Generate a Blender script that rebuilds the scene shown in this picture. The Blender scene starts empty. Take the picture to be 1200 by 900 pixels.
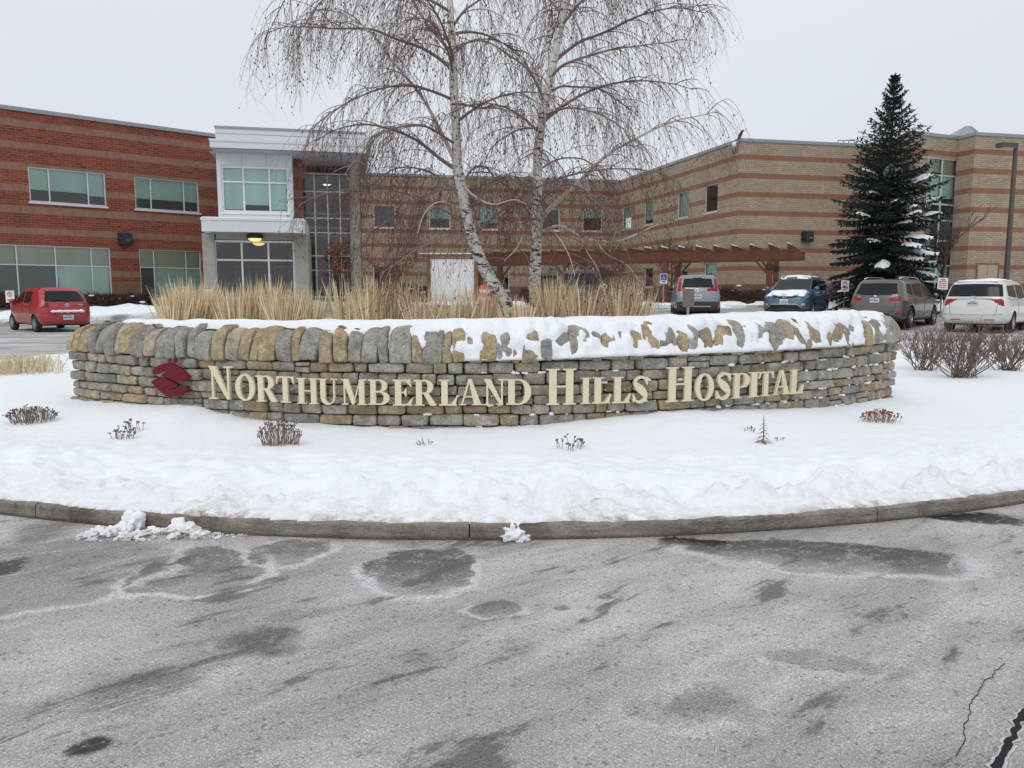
import bpy, math, random
import numpy as np
from mathutils import Vector, Matrix, noise
from mathutils.geometry import tessellate_polygon
S = bpy.context.scene
COL = S.collection
PI = math.pi
R = math.radians

# ------------------------------------------------------------------ camera geometry (used to survey positions)
FPX, HORIZON, CAMZ = 906.0, 345.0, 1.55
PITCH = math.atan((450 - HORIZON) / FPX)
def ray(px, py):
    u = (px - 600) / FPX; v = (450 - py) / FPX
    return (u, math.cos(PITCH) + v * math.sin(PITCH), -math.sin(PITCH) + v * math.cos(PITCH))
def onz(px, py, z=0.0):
    d = ray(px, py); t = (z - CAMZ) / d[2]
    return Vector((d[0] * t, d[1] * t, z))
def at(px, py, Y):
    d = ray(px, py); t = Y / d[1]
    return Vector((d[0] * t, Y, CAMZ + d[2] * t))
def sstep(a, b, x):
    t = min(1.0, max(0.0, (x - a) / (b - a))); return t * t * (3 - 2 * t)
def terrain(x, y):
    return 0.30 * sstep(10, 23, y) + 0.62 * sstep(27, 36.5, y)
def lerp(a, b, t): return a + (b - a) * t
def interp(x, tab): return float(np.interp(x, [p[0] for p in tab], [p[1] for p in tab]))

# ------------------------------------------------------------------ mesh builder
class MB:
    def __init__(s): s.v = []; s.f = []
    def add(s, v, f):
        o = len(s.v); s.v.extend([tuple(p) for p in v]); s.f.extend([tuple(i + o for i in q) for q in f])
    def quad(s, a, b, c, d): s.add([a, b, c, d], [(0, 1, 2, 3)])
    def box(s, x0, x1, y0, y1, z0, z1):
        s.add([(x0, y0, z0), (x1, y0, z0), (x1, y1, z0), (x0, y1, z0), (x0, y0, z1), (x1, y0, z1), (x1, y1, z1), (x0, y1, z1)],
              [(0, 3, 2, 1), (4, 5, 6, 7), (0, 1, 5, 4), (1, 2, 6, 5), (2, 3, 7, 6), (3, 0, 4, 7)])
    def obox(s, c, ax, ay, az, hx, hy, hz):
        c = Vector(c); ax = Vector(ax).normalized() * hx; ay = Vector(ay).normalized() * hy; az = Vector(az).normalized() * hz
        P = [c + a * ax + b * ay + d * az for d in (-1, 1) for (a, b) in ((-1, -1), (1, -1), (1, 1), (-1, 1))]
        s.add(P, [(0, 3, 2, 1), (4, 5, 6, 7), (0, 1, 5, 4), (1, 2, 6, 5), (2, 3, 7, 6), (3, 0, 4, 7)])
    def beam(s, a, b, w, h, up=(0, 0, 1)):
        a = Vector(a); b = Vector(b); d = (b - a); L = d.length; d.normalize()
        sd = d.cross(Vector(up)); sd = sd.normalized() if sd.length > 1e-4 else Vector((1, 0, 0))
        s.obox((a + b) / 2, d, sd, sd.cross(d), L / 2, w / 2, h / 2)
    def tube(s, pts, rad, n=6, cap=True):
        pts = [Vector(p) for p in pts]; m = len(pts)
        if isinstance(rad, (int, float)): rad = [rad] * m
        o = len(s.v); ref = None
        for i, p in enumerate(pts):
            t = (pts[min(i + 1, m - 1)] - pts[max(i - 1, 0)])
            if t.length < 1e-7: t = Vector((0, 0, 1))
            t.normalize()
            if ref is None:
                ref = t.orthogonal().normalized()
            ref = ref - t * ref.dot(t)
            ref = ref.normalized() if ref.length > 1e-5 else t.orthogonal().normalized()
            b = t.cross(ref)
            for k in range(n):
                a = 2 * PI * k / n
                q = p + (ref * math.cos(a) + b * math.sin(a)) * rad[i]
                s.v.append((q.x, q.y, q.z))
        for i in range(m - 1):
            for k in range(n):
                k2 = (k + 1) % n
                s.f.append((o + i * n + k, o + i * n + k2, o + (i + 1) * n + k2, o + (i + 1) * n + k))
        if cap and n > 2:
            s.f.append(tuple(o + k for k in reversed(range(n)))); s.f.append(tuple(o + (m - 1) * n + k for k in range(n)))
    def lathe(s, prof, axis_o, axis, n=20, closed=False):
        ax = Vector(axis).normalized(); u = ax.orthogonal().normalized(); w = ax.cross(u); o0 = Vector(axis_o)
        o = len(s.v); m = len(prof)
        for (r, h) in prof:
            for k in range(n):
                a = 2 * PI * k / n; q = o0 + ax * h + (u * math.cos(a) + w * math.sin(a)) * r
                s.v.append(tuple(q))
        for i in range(m - 1 if not closed else m):
            j = (i + 1) % m
            for k in range(n):
                k2 = (k + 1) % n
                s.f.append((o + i * n + k, o + i * n + k2, o + j * n + k2, o + j * n + k))
    def ico(s, c, r, seed=0, amp=0.0, sub=2, sc=(1, 1, 1), fr=1.5):
        vs, fs = icosphere(sub); c = Vector(c); P = []
        for v in vs:
            k = 1 + amp * noise.noise(Vector(v) * fr + Vector((seed * 3.1, seed * 1.7, seed)))
            P.append((c.x + v[0] * r * k * sc[0], c.y + v[1] * r * k * sc[1], c.z + v[2] * r * k * sc[2]))
        s.add(P, fs)
    def prism(s, poly, z0, z1, holes=(), to3=lambda x, y, z: (x, y, z)):
        loops = [list(poly)] + [list(h) for h in holes]
        tris = tessellate_polygon([[Vector((p[0], p[1], 0)) for p in lp] for lp in loops])
        flat = [p for lp in loops for p in lp]; n = len(flat)
        o = len(s.v)
        for z in (z0, z1):
            for p in flat: s.v.append(tuple(to3(p[0], p[1], z)))
        for t in tris:
            a, b, c = t
            A, B, Cc = flat[a], flat[b], flat[c]
            if (B[0] - A[0]) * (Cc[1] - A[1]) - (B[1] - A[1]) * (Cc[0] - A[0]) < 0: b, c = c, b
            s.f.append((o + n + a, o + n + b, o + n + c)); s.f.append((o + a, o + c, o + b))
        k = 0
        for lp in loops:
            m = len(lp); area = sum(lp[i][0] * lp[(i + 1) % m][1] - lp[(i + 1) % m][0] * lp[i][1] for i in range(m))
            for i in range(m):
                i2 = (i + 1) % m
                q = (o + k + i, o + k + i2, o + n + k + i2, o + n + k + i)
                s.f.append(q)
            k += m
    def build(s, name, mat, parent=None, loc=(0, 0, 0), rot=0.0, smooth=False, off=None, sharp=None):
        me = bpy.data.meshes.new(name)
        v = np.array(s.v, dtype=float).reshape(-1, 3)
        if off is not None: v = v - np.array(off)
        me.from_pydata([tuple(p) for p in v.tolist()], [], s.f); me.update()
        if smooth:
            me.polygons.foreach_set('use_smooth', [True] * len(me.polygons))
            if sharp: me.set_sharp_from_angle(angle=R(sharp))
        o = bpy.data.objects.new(name, me); COL.objects.link(o)
        if mat is not None: me.materials.append(mat)
        o.location = loc; o.rotation_euler = (0, 0, rot)
        if parent is not None: o.parent = parent
        return o
_ico = {}
def icosphere(sub):
    if sub in _ico: return _ico[sub]
    t = (1 + 5 ** .5) / 2
    v = [(-1, t, 0), (1, t, 0), (-1, -t, 0), (1, -t, 0), (0, -1, t), (0, 1, t), (0, -1, -t), (0, 1, -t), (t, 0, -1), (t, 0, 1), (-t, 0, -1), (-t, 0, 1)]
    v = [Vector(p).normalized() for p in v]
    f = [(0, 11, 5), (0, 5, 1), (0, 1, 7), (0, 7, 10), (0, 10, 11), (1, 5, 9), (5, 11, 4), (11, 10, 2), (10, 7, 6), (7, 1, 8), (3, 9, 4), (3, 4, 2), (3, 2, 6), (3, 6, 8), (3, 8, 9), (4, 9, 5), (2, 4, 11), (6, 2, 10), (8, 6, 7), (9, 8, 1)]
    for _ in range(sub):
        mid = {}; nf = []
        def m(a, b):
            k = (min(a, b), max(a, b))
            if k not in mid: v.append(((v[a] + v[b]) / 2).normalized()); mid[k] = len(v) - 1
            return mid[k]
        for a, b, c in f:
            x, y, z = m(a, b), m(b, c), m(c, a); nf += [(a, x, z), (b, y, x), (c, z, y), (x, y, z)]
        f = nf
    _ico[sub] = ([tuple(p) for p in v], f); return _ico[sub]

def tag(o, label=None, cat=None, group=None, kind=None):
    if label: o['label'] = label
    if cat: o['category'] = cat
    if group: o['group'] = group
    if kind or cat: o['kind'] = kind or 'thing'
    return o
def thing(name, label, cat, loc=(0, 0, 0), rot=0.0, group=None):
    o = bpy.data.objects.new(name, None); COL.objects.link(o); o.empty_display_size = .2
    o.location = loc; o.rotation_euler = (0, 0, rot); return tag(o, label, cat, group)
def struct(o, label=None):
    o['kind'] = 'structure'
    if label: o['label'] = label
    return o

# ------------------------------------------------------------------ materials
class NT:
    def __init__(s, name):
        s.m = bpy.data.materials.new(name); s.m.use_nodes = True; s.n = s.m.node_tree; s.n.nodes.clear()
        s.out = s.n.nodes.new('ShaderNodeOutputMaterial'); s.b = s.n.nodes.new('ShaderNodeBsdfPrincipled')
        s.n.links.new(s.b.outputs[0], s.out.inputs[0])
    def node(s, t, **k):
        x = s.n.nodes.new(t)
        for a, b in k.items(): setattr(x, a, b)
        return x
    def link(s, a, b): s.n.links.new(a, b)
    def put(s, sock, v):
        if isinstance(v, bpy.types.NodeSocket): s.link(v, sock)
        elif isinstance(v, (tuple, list)) and len(v) == 3 and sock.type == 'RGBA': sock.default_value = (*v, 1)
        else: sock.default_value = v
    def math(s, op, a, b=0.0, c=None, clamp=False):
        x = s.node('ShaderNodeMath', operation=op, use_clamp=clamp); s.put(x.inputs[0], a); s.put(x.inputs[1], b)
        if c is not None: s.put(x.inputs[2], c)
        return x.outputs[0]
    def mix(s, fac, a, b, bt='MIX'):
        x = s.node('ShaderNodeMixRGB', blend_type=bt); s.put(x.inputs[0], fac); s.put(x.inputs[1], a); s.put(x.inputs[2], b); return x.outputs[0]
    def obj(s): return s.node('ShaderNodeTexCoord').outputs['Object']
    def geopos(s): return s.node('ShaderNodeNewGeometry').outputs['Position']
    def noise(s, vec, scale, detail=4, rough=.55, dist=0.0):
        x = s.node('ShaderNodeTexNoise'); s.put(x.inputs['Vector'], vec); x.inputs['Scale'].default_value = scale
        x.inputs['Detail'].default_value = detail; x.inputs['Roughness'].default_value = rough; x.inputs['Distortion'].default_value = dist
        return x.outputs[0], x.outputs[1]
    def ramp(s, fac, stops, mode='LINEAR'):
        x = s.node('ShaderNodeValToRGB'); x.color_ramp.interpolation = mode; el = x.color_ramp.elements
        while len(el) < len(stops): el.new(.5)
        for e, (p, c) in zip(el, stops):
            e.position = p; e.color = (*c, 1) if isinstance(c, (tuple, list)) else (c, c, c, 1)
        s.put(x.inputs[0], fac); return x.outputs[0]
    def smooth(s, v, a, b):
        x = s.node('ShaderNodeMapRange', interpolation_type='SMOOTHSTEP'); s.put(x.inputs[0], v); s.put(x.inputs[1], a); s.put(x.inputs[2], b); return x.outputs[0]
    def mapping(s, vec, scale=(1, 1, 1), rot=(0, 0, 0), loc=(0, 0, 0)):
        x = s.node('ShaderNodeMapping'); s.put(x.inputs[0], vec); x.inputs['Location'].default_value = loc; x.inputs['Rotation'].default_value = rot; x.inputs['Scale'].default_value = scale
        return x.outputs[0]
    def sep(s, vec):
        x = s.node('ShaderNodeSeparateXYZ'); s.put(x.inputs[0], vec); return x.outputs
    def comb(s, a, b, c):
        x = s.node('ShaderNodeCombineXYZ')
        for i, v in enumerate((a, b, c)): s.put(x.inputs[i], v)
        return x.outputs[0]
    def bump(s, h, strength=.3, dist=.01):
        x = s.node('ShaderNodeBump'); x.inputs['Strength'].default_value = strength; x.inputs['Distance'].default_value = dist
        s.put(x.inputs['Height'], h); s.link(x.outputs[0], s.b.inputs['Normal'])
    def done(s, color, rough=.7, metal=0.0, spec=None):
        s.put(s.b.inputs['Base Color'], color); s.put(s.b.inputs['Roughness'], rough); s.put(s.b.inputs['Metallic'], metal)
        if spec is not None: s.b.inputs['Specular IOR Level'].default_value = spec
        return s.m
def plain(name, c, rough=.6, metal=0.0, var=.12, scale=6.0, spec=None, coat=0.0):
    t = NT(name); f, _ = t.noise(t.obj(), scale, 5)
    d = tuple(x * (1 - var) for x in c); e = tuple(min(1, x * (1 + var)) for x in c)
    col = t.mix(f, d, e)
    if coat: t.b.inputs['Coat Weight'].default_value = coat; t.b.inputs['Coat Roughness'].default_value = .05
    return t.done(col, rough, metal, spec)
def emit(name, c, strength):
    t = NT(name); t.b.inputs['Emission Color'].default_value = (*c, 1); t.b.inputs['Emission Strength'].default_value = strength
    return t.done(c, .5)
def paint(name, c, rough=.35, metal=.0, coat=.6, dirt=.35):
    t = NT(name); o = t.obj(); z = t.sep(o)[2]
    f, _ = t.noise(o, 5, 5); g = t.math('MULTIPLY', t.smooth(t.math('ADD', z, t.math('MULTIPLY', f, .4)), .95, .35), dirt)
    col = t.mix(g, c, (.30, .29, .27))
    t.b.inputs['Coat Weight'].default_value = coat; t.b.inputs['Coat Roughness'].default_value = .06
    return t.done(col, t.math('ADD', rough, t.math('MULTIPLY', g, .5)), metal)
def glass(name, tint, gloss=.9):
    t = NT(name); n = t.n
    tr = t.node('ShaderNodeBsdfTransparent'); tr.inputs[0].default_value = (*tint, 1)
    gl = t.node('ShaderNodeBsdfGlossy'); gl.inputs[0].default_value = (gloss, gloss, gloss, 1); gl.inputs['Roughness'].default_value = .02
    fr = t.node('ShaderNodeFresnel'); fr.inputs[0].default_value = 1.55
    nz, _ = t.noise(t.obj(), .6, 2); bp = t.node('ShaderNodeBump'); bp.inputs['Strength'].default_value = .06; bp.inputs['Distance'].default_value = .1
    t.link(nz, bp.inputs['Height']); t.link(bp.outputs[0], gl.inputs['Normal'])
    mx = t.node('ShaderNodeMixShader'); f2 = t.math('MULTIPLY_ADD', fr.outputs[0], 1.3, .03, clamp=True)
    t.put(mx.inputs[0], f2); t.link(tr.outputs[0], mx.inputs[1]); t.link(gl.outputs[0], mx.inputs[2]); t.link(mx.outputs[0], t.out.inputs[0])
    n.nodes.remove(t.b); return t.m

M = {}
def brickmat(name, c1, c2, mortar, b1, b2, z0, period, bh, ztop, zlow, base1, base2, bw, rh):
    t = NT(name); o = t.obj(); x, y, z = t.sep(o)
    v = t.comb(t.math('ADD', x, y), z, 0.0)
    def br(ca, cb, w, h, off=.5, m=.011):
        k = t.node('ShaderNodeTexBrick'); k.offset = off; t.put(k.inputs['Vector'], v); t.put(k.inputs['Color1'], ca); t.put(k.inputs['Color2'], cb); t.put(k.inputs['Mortar'], mortar)
        k.inputs['Scale'].default_value = 1; k.inputs['Mortar Size'].default_value = m; k.inputs['Mortar Smooth'].default_value = .3; k.inputs['Brick Width'].default_value = w; k.inputs['Row Height'].default_value = h
        return k
    A = br(c1, c2, bw, rh); B = br(b1, b2, rh, bh, 0.0); Cc = br(base1, base2, bw, rh)
    ph = t.math('FRACT', t.math('DIVIDE', t.math('SUBTRACT', z, z0 - bh / 2), period))
    band = t.math('LESS_THAN', ph, bh / period)
    band = t.math('MULTIPLY', band, t.math('MULTIPLY', t.math('LESS_THAN', z, ztop), t.math('GREATER_THAN', z, zlow)))
    base = t.math('LESS_THAN', z, zlow)
    col = t.mix(band, A.outputs[0], B.outputs[0]); col = t.mix(base, col, Cc.outputs[0])
    f, _ = t.noise(o, .5, 6, .6); g, _ = t.noise(o, 3.2, 4, .6)
    col = t.mix(1.0, col, t.ramp(t.math('MULTIPLY_ADD', g, .45, t.math('MULTIPLY', f, .55)), [(.3, .78), (.7, 1.16)]), 'MULTIPLY')
    t.bump(A.outputs[1], .5, -.01)
    return t.done(col, .88)
M['red_brick'] = brickmat('red_brick', (.29, .062, .028), (.16, .037, .02), (.23, .15, .11), (.30, .165, .115), (.24, .13, .09), 9.34, .97, .31, 9.6, 2.2, (.24, .12, .07), (.20, .10, .06), .36, .115)
M['buff_brick'] = brickmat('buff_brick', (.45, .36, .265), (.355, .28, .205), (.19, .155, .12), (.32, .132, .075), (.265, .108, .062), 9.07, 1.01, .27, 9.4, 2.1, (.20, .10, .07), (.17, .085, .06), .34, .10)
M['alu'] = plain('aluminium_frame', (.62, .64, .65), .4, .3)
M['white_metal'] = plain('white_metal_panel', (.66, .68, .71), .4, 0, .05, 2)
M['grey_metal'] = plain('grey_metal', (.30, .32, .34), .45, .4)
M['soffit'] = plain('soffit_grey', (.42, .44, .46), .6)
M['concrete'] = plain('concrete', (.34, .32, .28), .85, 0, .3, 3)
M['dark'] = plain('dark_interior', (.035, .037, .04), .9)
M['black'] = plain('black_plastic', (.02, .02, .022), .5)
def blindmat(name, c):
    t = NT(name); r = t.node('ShaderNodeObjectInfo').outputs['Random']; x = t.sep(t.obj())[0]
    n_, _ = t.noise(t.comb(t.math('MULTIPLY', x, 1.3), t.math('MULTIPLY', r, 50.0), 0.0), 1.0, 3, .6)
    k = t.math('MULTIPLY', t.math('MULTIPLY_ADD', r, .30, .80), t.math('MULTIPLY_ADD', n_, .5, .75))
    return t.done(t.mix(1.0, c, t.comb(k, k, k), 'MULTIPLY'), .8)
M['blind'] = blindmat('pale_blind', (.72, .87, .81))
M['beige'] = blindmat('beige_blind', (.70, .63, .48))
M['shade'] = plain('dark_shade', (.13, .125, .12), .8, 0, .06)
M['glass'] = glass('window_glass', (.86, .97, .94))
M['glass_dark'] = glass('clear_glass', (.72, .80, .82))
M['wood'] = plain('cedar_stained', (.135, .046, .022), .7, 0, .3, 4)
M['timber'] = plain('brown_timber', (.20, .12, .07), .8, 0, .3, 4)
M['steel'] = plain('galvanised_steel', (.30, .33, .36), .45, .5)
M['pole'] = plain('brown_pole', (.09, .08, .075), .5, .2)
M['white'] = plain('white_paint', (.78, .78, .78), .5, 0, .05)
M['sign_red'] = plain('sign_red', (.50, .03, .035), .5)
M['sign_blue'] = plain('sign_blue', (.02, .07, .34), .5)
M['sign_back'] = plain('plywood_back', (.16, .14, .115), .8, 0, .25, 12)
M['orange'] = plain('orange_plastic', (.72, .10, .03), .5)
M['red_post'] = plain('red_paint', (.38, .03, .03), .5)
M['lamp'] = emit('warm_lamp', (1.0, .72, .25), 1.2)
M['lamp_white'] = emit('white_lamp', (1.0, .97, .9), 2.5)
M['tyre'] = plain('tyre_rubber', (.022, .022, .023), .85)
M['rim'] = plain('alloy_rim', (.38, .39, .40), .35, .7)
M['chrome'] = plain('chrome', (.75, .76, .77), .15, 1.0)
M['car_glass'] = plain('tinted_car_glass', (.010, .013, .015), .08, 0, .1, spec=.28)
M['tail'] = plain('tail_light_red', (.30, .006, .012), .2, 0, .1, spec=.4)
M['tail_dark'] = plain('tail_light_smoked', (.13, .01, .015), .15, spec=.6)
M['head'] = plain('headlight_lens', (.55, .58, .6), .1, .3, .2, 20, .7)
M['plate'] = plain('plate_white', (.62, .63, .64), .5)
M['plate_ink'] = plain('plate_ink', (.05, .08, .22), .6)
M['trim'] = plain('black_trim', (.035, .035, .037), .6)

def snowmat():
    t = NT('snow'); o = t.geopos()
    f, _ = t.noise(o, 3, 6, .6); g, _ = t.noise(o, 60, 4, .7); h, _ = t.noise(o, 14, 5, .65)
    at_ = t.node('ShaderNodeAttribute', attribute_name='dirt')
    d = t.math('MULTIPLY', at_.outputs['Fac'], t.smooth(t.math('ADD', h, t.math('MULTIPLY', g, .3)), .45, .85))
    col = t.mix(f, (.84, .87, .915), (.90, .925, .95)); col = t.mix(d, col, (.34, .27, .20))
    hh = t.math('ADD', t.math('MULTIPLY', g, .35), t.math('MULTIPLY', h, .8)); t.bump(hh, .6, .03)
    return t.done(col, .75, spec=.2)
M['snow'] = snowmat()
def stonemat(name, stops, sc=1.0):
    t = NT(name); o = t.geopos(); rnd = t.node('ShaderNodeNewGeometry').outputs['Random Per Island']
    c = t.mix(1.0, t.ramp(rnd, stops), (1.30, 1.28, 1.24), 'MULTIPLY')
    vo = t.node('ShaderNodeVectorMath', operation='ADD'); t.link(o, vo.inputs[0]); t.link(t.comb(t.math('MULTIPLY', rnd, 37.0), t.math('MULTIPLY', rnd, 91.0), 0.0), vo.inputs[1])
    f, _ = t.noise(vo.outputs[0], 9, 6, .65); g, _ = t.noise(vo.outputs[0], 55, 5, .7); w, _ = t.noise(vo.outputs[0], 3.5, 3, .6, .6)
    c = t.mix(1.0, c, t.ramp(f, [(.3, .55), (.7, 1.36)]), 'MULTIPLY')
    c = t.mix(1.0, c, t.ramp(g, [(.33, .66), (.67, 1.30)]), 'MULTIPLY')
    c = t.mix(t.math('MULTIPLY', t.smooth(w, .55, .7), .45), c, (.30, .21, .115))
    t.bump(t.math('ADD', t.math('ADD', f, t.math('MULTIPLY', g, .6)), t.math('MULTIPLY', t.noise(vo.outputs[0], 24, 5, .7, 1.0)[0], .8)), 1.0, .035)
    return t.done(c, .9, spec=.25)
GR = (.375, .36, .32); GR2 = (.275, .268, .245); TN = (.41, .335, .225); BR = (.32, .24, .165)
M['stone'] = stonemat('dry_stone', [(0, GR2), (.22, (.32, .305, .27)), (.45, GR), (.62, (.37, .33, .26)), (.72, TN), (.84, BR), (.93, GR), (1, (.33, .30, .26))])
M['coping'] = stonemat('coping_stone', [(0, GR2), (.25, (.32, .315, .295)), (.5, GR), (.6, TN), (.82, (.41, .33, .215)), (1, (.29, .26, .215))])
M['core'] = plain('wall_core', (.04, .037, .033), .95)
M['letter'] = plain('cream_letter', (.70, .635, .445), .5, 0, .05, 3)
M['crimson'] = plain('crimson_emblem', (.135, .005, .02), .5, 0, .12, 3, spec=.25)
M['rust'] = plain('rust', (.20, .045, .03), .8)
def kerbmat():
    t = NT('kerb_concrete'); o = t.geopos(); z = t.sep(o)[2]
    f, _ = t.noise(o, 4, 6, .7); g, _ = t.noise(t.mapping(o, (3.2, 3.2, 26)), 1, 6, .72, .8); h, _ = t.noise(o, 70, 4, .7)
    c = t.ramp(f, [(.32, (.15, .122, .095)), (.5, (.28, .245, .20)), (.68, (.39, .365, .325))])
    c = t.mix(t.math('MULTIPLY', t.smooth(g, .56, .68), .55), c, (.46, .44, .41)); c = t.mix(t.math('MULTIPLY', t.smooth(g, .44, .34), .6), c, (.075, .05, .032))
    c = t.mix(1.0, c, t.ramp(h, [(.3, .7), (.7, 1.25)]), 'MULTIPLY')
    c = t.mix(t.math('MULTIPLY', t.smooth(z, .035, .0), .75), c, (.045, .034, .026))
    t.bump(t.math('ADD', g, t.math('MULTIPLY', h, .5)), 1.0, .03)
    return t.done(c, .85)
M['kerb'] = kerbmat()
def barkmat():
    t = NT('birch_bark'); o = t.obj(); x, y, z = t.sep(o)
    v = t.mapping(o, (5, 5, 15)); n1, _ = t.noise(v, 1.0, 5, .68, 1.2); n2, _ = t.noise(t.mapping(o, (3, 3, 60)), 1, 3, .6); n3, _ = t.noise(o, 2, 4)
    c = t.mix(n3, (.60, .57, .53), (.80, .78, .74))
    low = t.math('MULTIPLY', t.smooth(z, 3.2, .4), .06)
    c = t.mix(t.smooth(t.math('ADD', n1, low), .555, .61), c, (.035, .03, .028)); c = t.mix(t.math('MULTIPLY', t.smooth(n2, .62, .7), .5), c, (.16, .13, .115))
    t.bump(n1, .7, -.02)
    return t.done(c, .8)
M['bark'] = barkmat()
M['limb'] = plain('birch_limb', (.24, .19, .165), .85, 0, .45, 5)
M['limb_pale'] = plain('birch_limb_pale', (.52, .47, .42), .85, 0, .4, 7)
M['twig'] = plain('birch_twig', (.120, .060, .048), .85, 0, .4, 3)
M['catkin'] = plain('catkin', (.12, .06, .045), .9, 0, .35, 3)
M['bare'] = plain('bare_bark', (.10, .08, .07), .9, 0, .3, 3)
M['redtwig'] = plain('red_twig', (.17, .112, .09), .9, 0, .35, 3)
M['deadleaf'] = plain('dead_leaf', (.25, .085, .035), .9, 0, .4, 3)
def strawmat(name, a, b):
    t = NT(name); rnd = t.node('ShaderNodeNewGeometry').outputs['Random Per Island']
    c = t.mix(rnd, a, b); return t.done(c, .8, spec=.2)
M['straw'] = strawmat('dry_straw', (.58, .45, .26), (.92, .80, .57))
M['straw_pale'] = strawmat('pale_straw', (.50, .41, .25), (.72, .63, .46))
def needlemat():
    t = NT('spruce_needles'); rnd = t.node('ShaderNodeNewGeometry').outputs['Random Per Island']
    return t.done(t.ramp(rnd, [(0, (.012, .024, .022)), (.6, (.026, .045, .040)), (1, (.048, .07, .060))]), .8, spec=.2)
M['needle'] = needlemat()
M['hedge'] = strawmat('hedge_twigs', (.05, .03, .028), (.12, .065, .05))
M['sedum'] = plain('sedum_heads', (.17, .115, .095), .95, 0, .4, 20)
M['stem'] = plain('dry_stem', (.27, .18, .125), .9, 0, .3, 10)
M['bird'] = plain('black_feathers', (.012, .012, .014), .5)
M['roofmetal'] = plain('roof_metal', (.30, .33, .34), .5, .3)
M['floor'] = plain('interior_floor', (.10, .10, .11), .4)
M['door_beige'] = plain('beige_door', (.40, .325, .235), .6)

# ------------------------------------------------------------------ world, sun, camera
W = bpy.data.worlds.new('World'); S.world = W; W.use_nodes = True
nt = W.node_tree; nt.nodes.clear()
wo = nt.nodes.new('ShaderNodeOutputWorld'); bg = nt.nodes.new('ShaderNodeBackground'); nt.links.new(bg.outputs[0], wo.inputs[0])
SUN_EL, SUN_AZ = 48.0, 205.0     # azimuth measured clockwise from +Y: behind the camera, a little to its left
sky = nt.nodes.new('ShaderNodeTexSky'); sky.sky_type = 'NISHITA'; sky.sun_disc = False
sky.sun_elevation = R(SUN_EL); sky.sun_rotation = R(SUN_AZ); sky.air_density = 1.0; sky.dust_density = 6.0; sky.ozone_density = 1.0
hs = nt.nodes.new('ShaderNodeHueSaturation'); hs.inputs['Saturation'].default_value = .25; nt.links.new(sky.outputs[0], hs.inputs['Color'])
tc = nt.nodes.new('ShaderNodeTexCoord'); sx = nt.nodes.new('ShaderNodeSeparateXYZ'); nt.links.new(tc.outputs['Generated'], sx.inputs[0])
cr = nt.nodes.new('ShaderNodeValToRGB'); nt.links.new(sx.outputs[2], cr.inputs[0])
e = cr.color_ramp.elements; e[0].position = 0.0; e[0].color = (.70, .735, .79, 1); e[1].position = 1.0; e[1].color = (.86, .885, .93, 1)
m_ = e.new(.22); m_.color = (.735, .775, .84, 1)
cl = nt.nodes.new('ShaderNodeTexNoise'); cl.inputs['Scale'].default_value = 2.2; cl.inputs['Detail'].default_value = 5
mpn = nt.nodes.new('ShaderNodeMapping'); mpn.inputs['Scale'].default_value = (1, 1, 3); nt.links.new(tc.outputs['Generated'], mpn.inputs[0]); nt.links.new(mpn.outputs[0], cl.inputs['Vector'])
mr = nt.nodes.new('ShaderNodeMapRange'); nt.links.new(cl.outputs[0], mr.inputs[0]); mr.inputs[3].default_value = 10.2; mr.inputs[4].default_value = 11.8
mu = nt.nodes.new('ShaderNodeVectorMath'); mu.operation = 'SCALE'; nt.links.new(cr.outputs[0], mu.inputs[0]); nt.links.new(mr.outputs[0], mu.inputs['Scale'])
mxw = nt.nodes.new('ShaderNodeMixRGB'); mxw.inputs[0].default_value = .88; nt.links.new(hs.outputs[0], mxw.inputs[1]); nt.links.new(mu.outputs[0], mxw.inputs[2])
nt.links.new(mxw.outputs[0], bg.inputs[0]); bg.inputs[1].default_value = .1
sl = bpy.data.lights.new('sun', 'SUN'); sl.energy = .7; sl.angle = R(30); sl.color = (1, .97, .93)
so = bpy.data.objects.new('sun', sl); COL.objects.link(so)
sd = Vector((math.sin(R(SUN_AZ)) * math.cos(R(SUN_EL)), math.cos(R(SUN_AZ)) * math.cos(R(SUN_EL)), math.sin(R(SUN_EL))))
so.rotation_euler = (-sd).to_track_quat('-Z', 'Y').to_euler(); so.location = sd * 60
cam = bpy.data.cameras.new('camera'); co = bpy.data.objects.new('camera', cam); COL.objects.link(co)
co.location = (0, 0, CAMZ); co.rotation_euler = (PI / 2 - PITCH, 0, 0)
cam.sensor_fit = 'HORIZONTAL'; cam.sensor_width = 36; cam.lens = 36 * FPX / 1200; cam.clip_end = 2000; cam.clip_start = .05
S.camera = co
S.view_settings.view_transform = 'Standard'; S.view_settings.look = 'None'; S.view_settings.gamma = 1; S.view_settings.exposure = 0.0
S.cycles.max_bounces = 6; S.cycles.transparent_max_bounces = 12; S.cycles.use_denoising = True
# ------------------------------------------------------------------ ground, kerb, snow
rnd = random.Random(7)
def circle3(a, b, c):
    ax, ay, bx, by, cx, cy = a[0], a[1], b[0], b[1], c[0], c[1]
    d = 2 * (ax * (by - cy) + bx * (cy - ay) + cx * (ay - by))
    ux = ((ax * ax + ay * ay) * (by - cy) + (bx * bx + by * by) * (cy - ay) + (cx * cx + cy * cy) * (ay - by)) / d
    uy = ((ax * ax + ay * ay) * (cx - bx) + (bx * bx + by * by) * (ax - cx) + (cx * cx + cy * cy) * (bx - ax)) / d
    return ux, uy, math.hypot(ax - ux, ay - uy)

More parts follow.
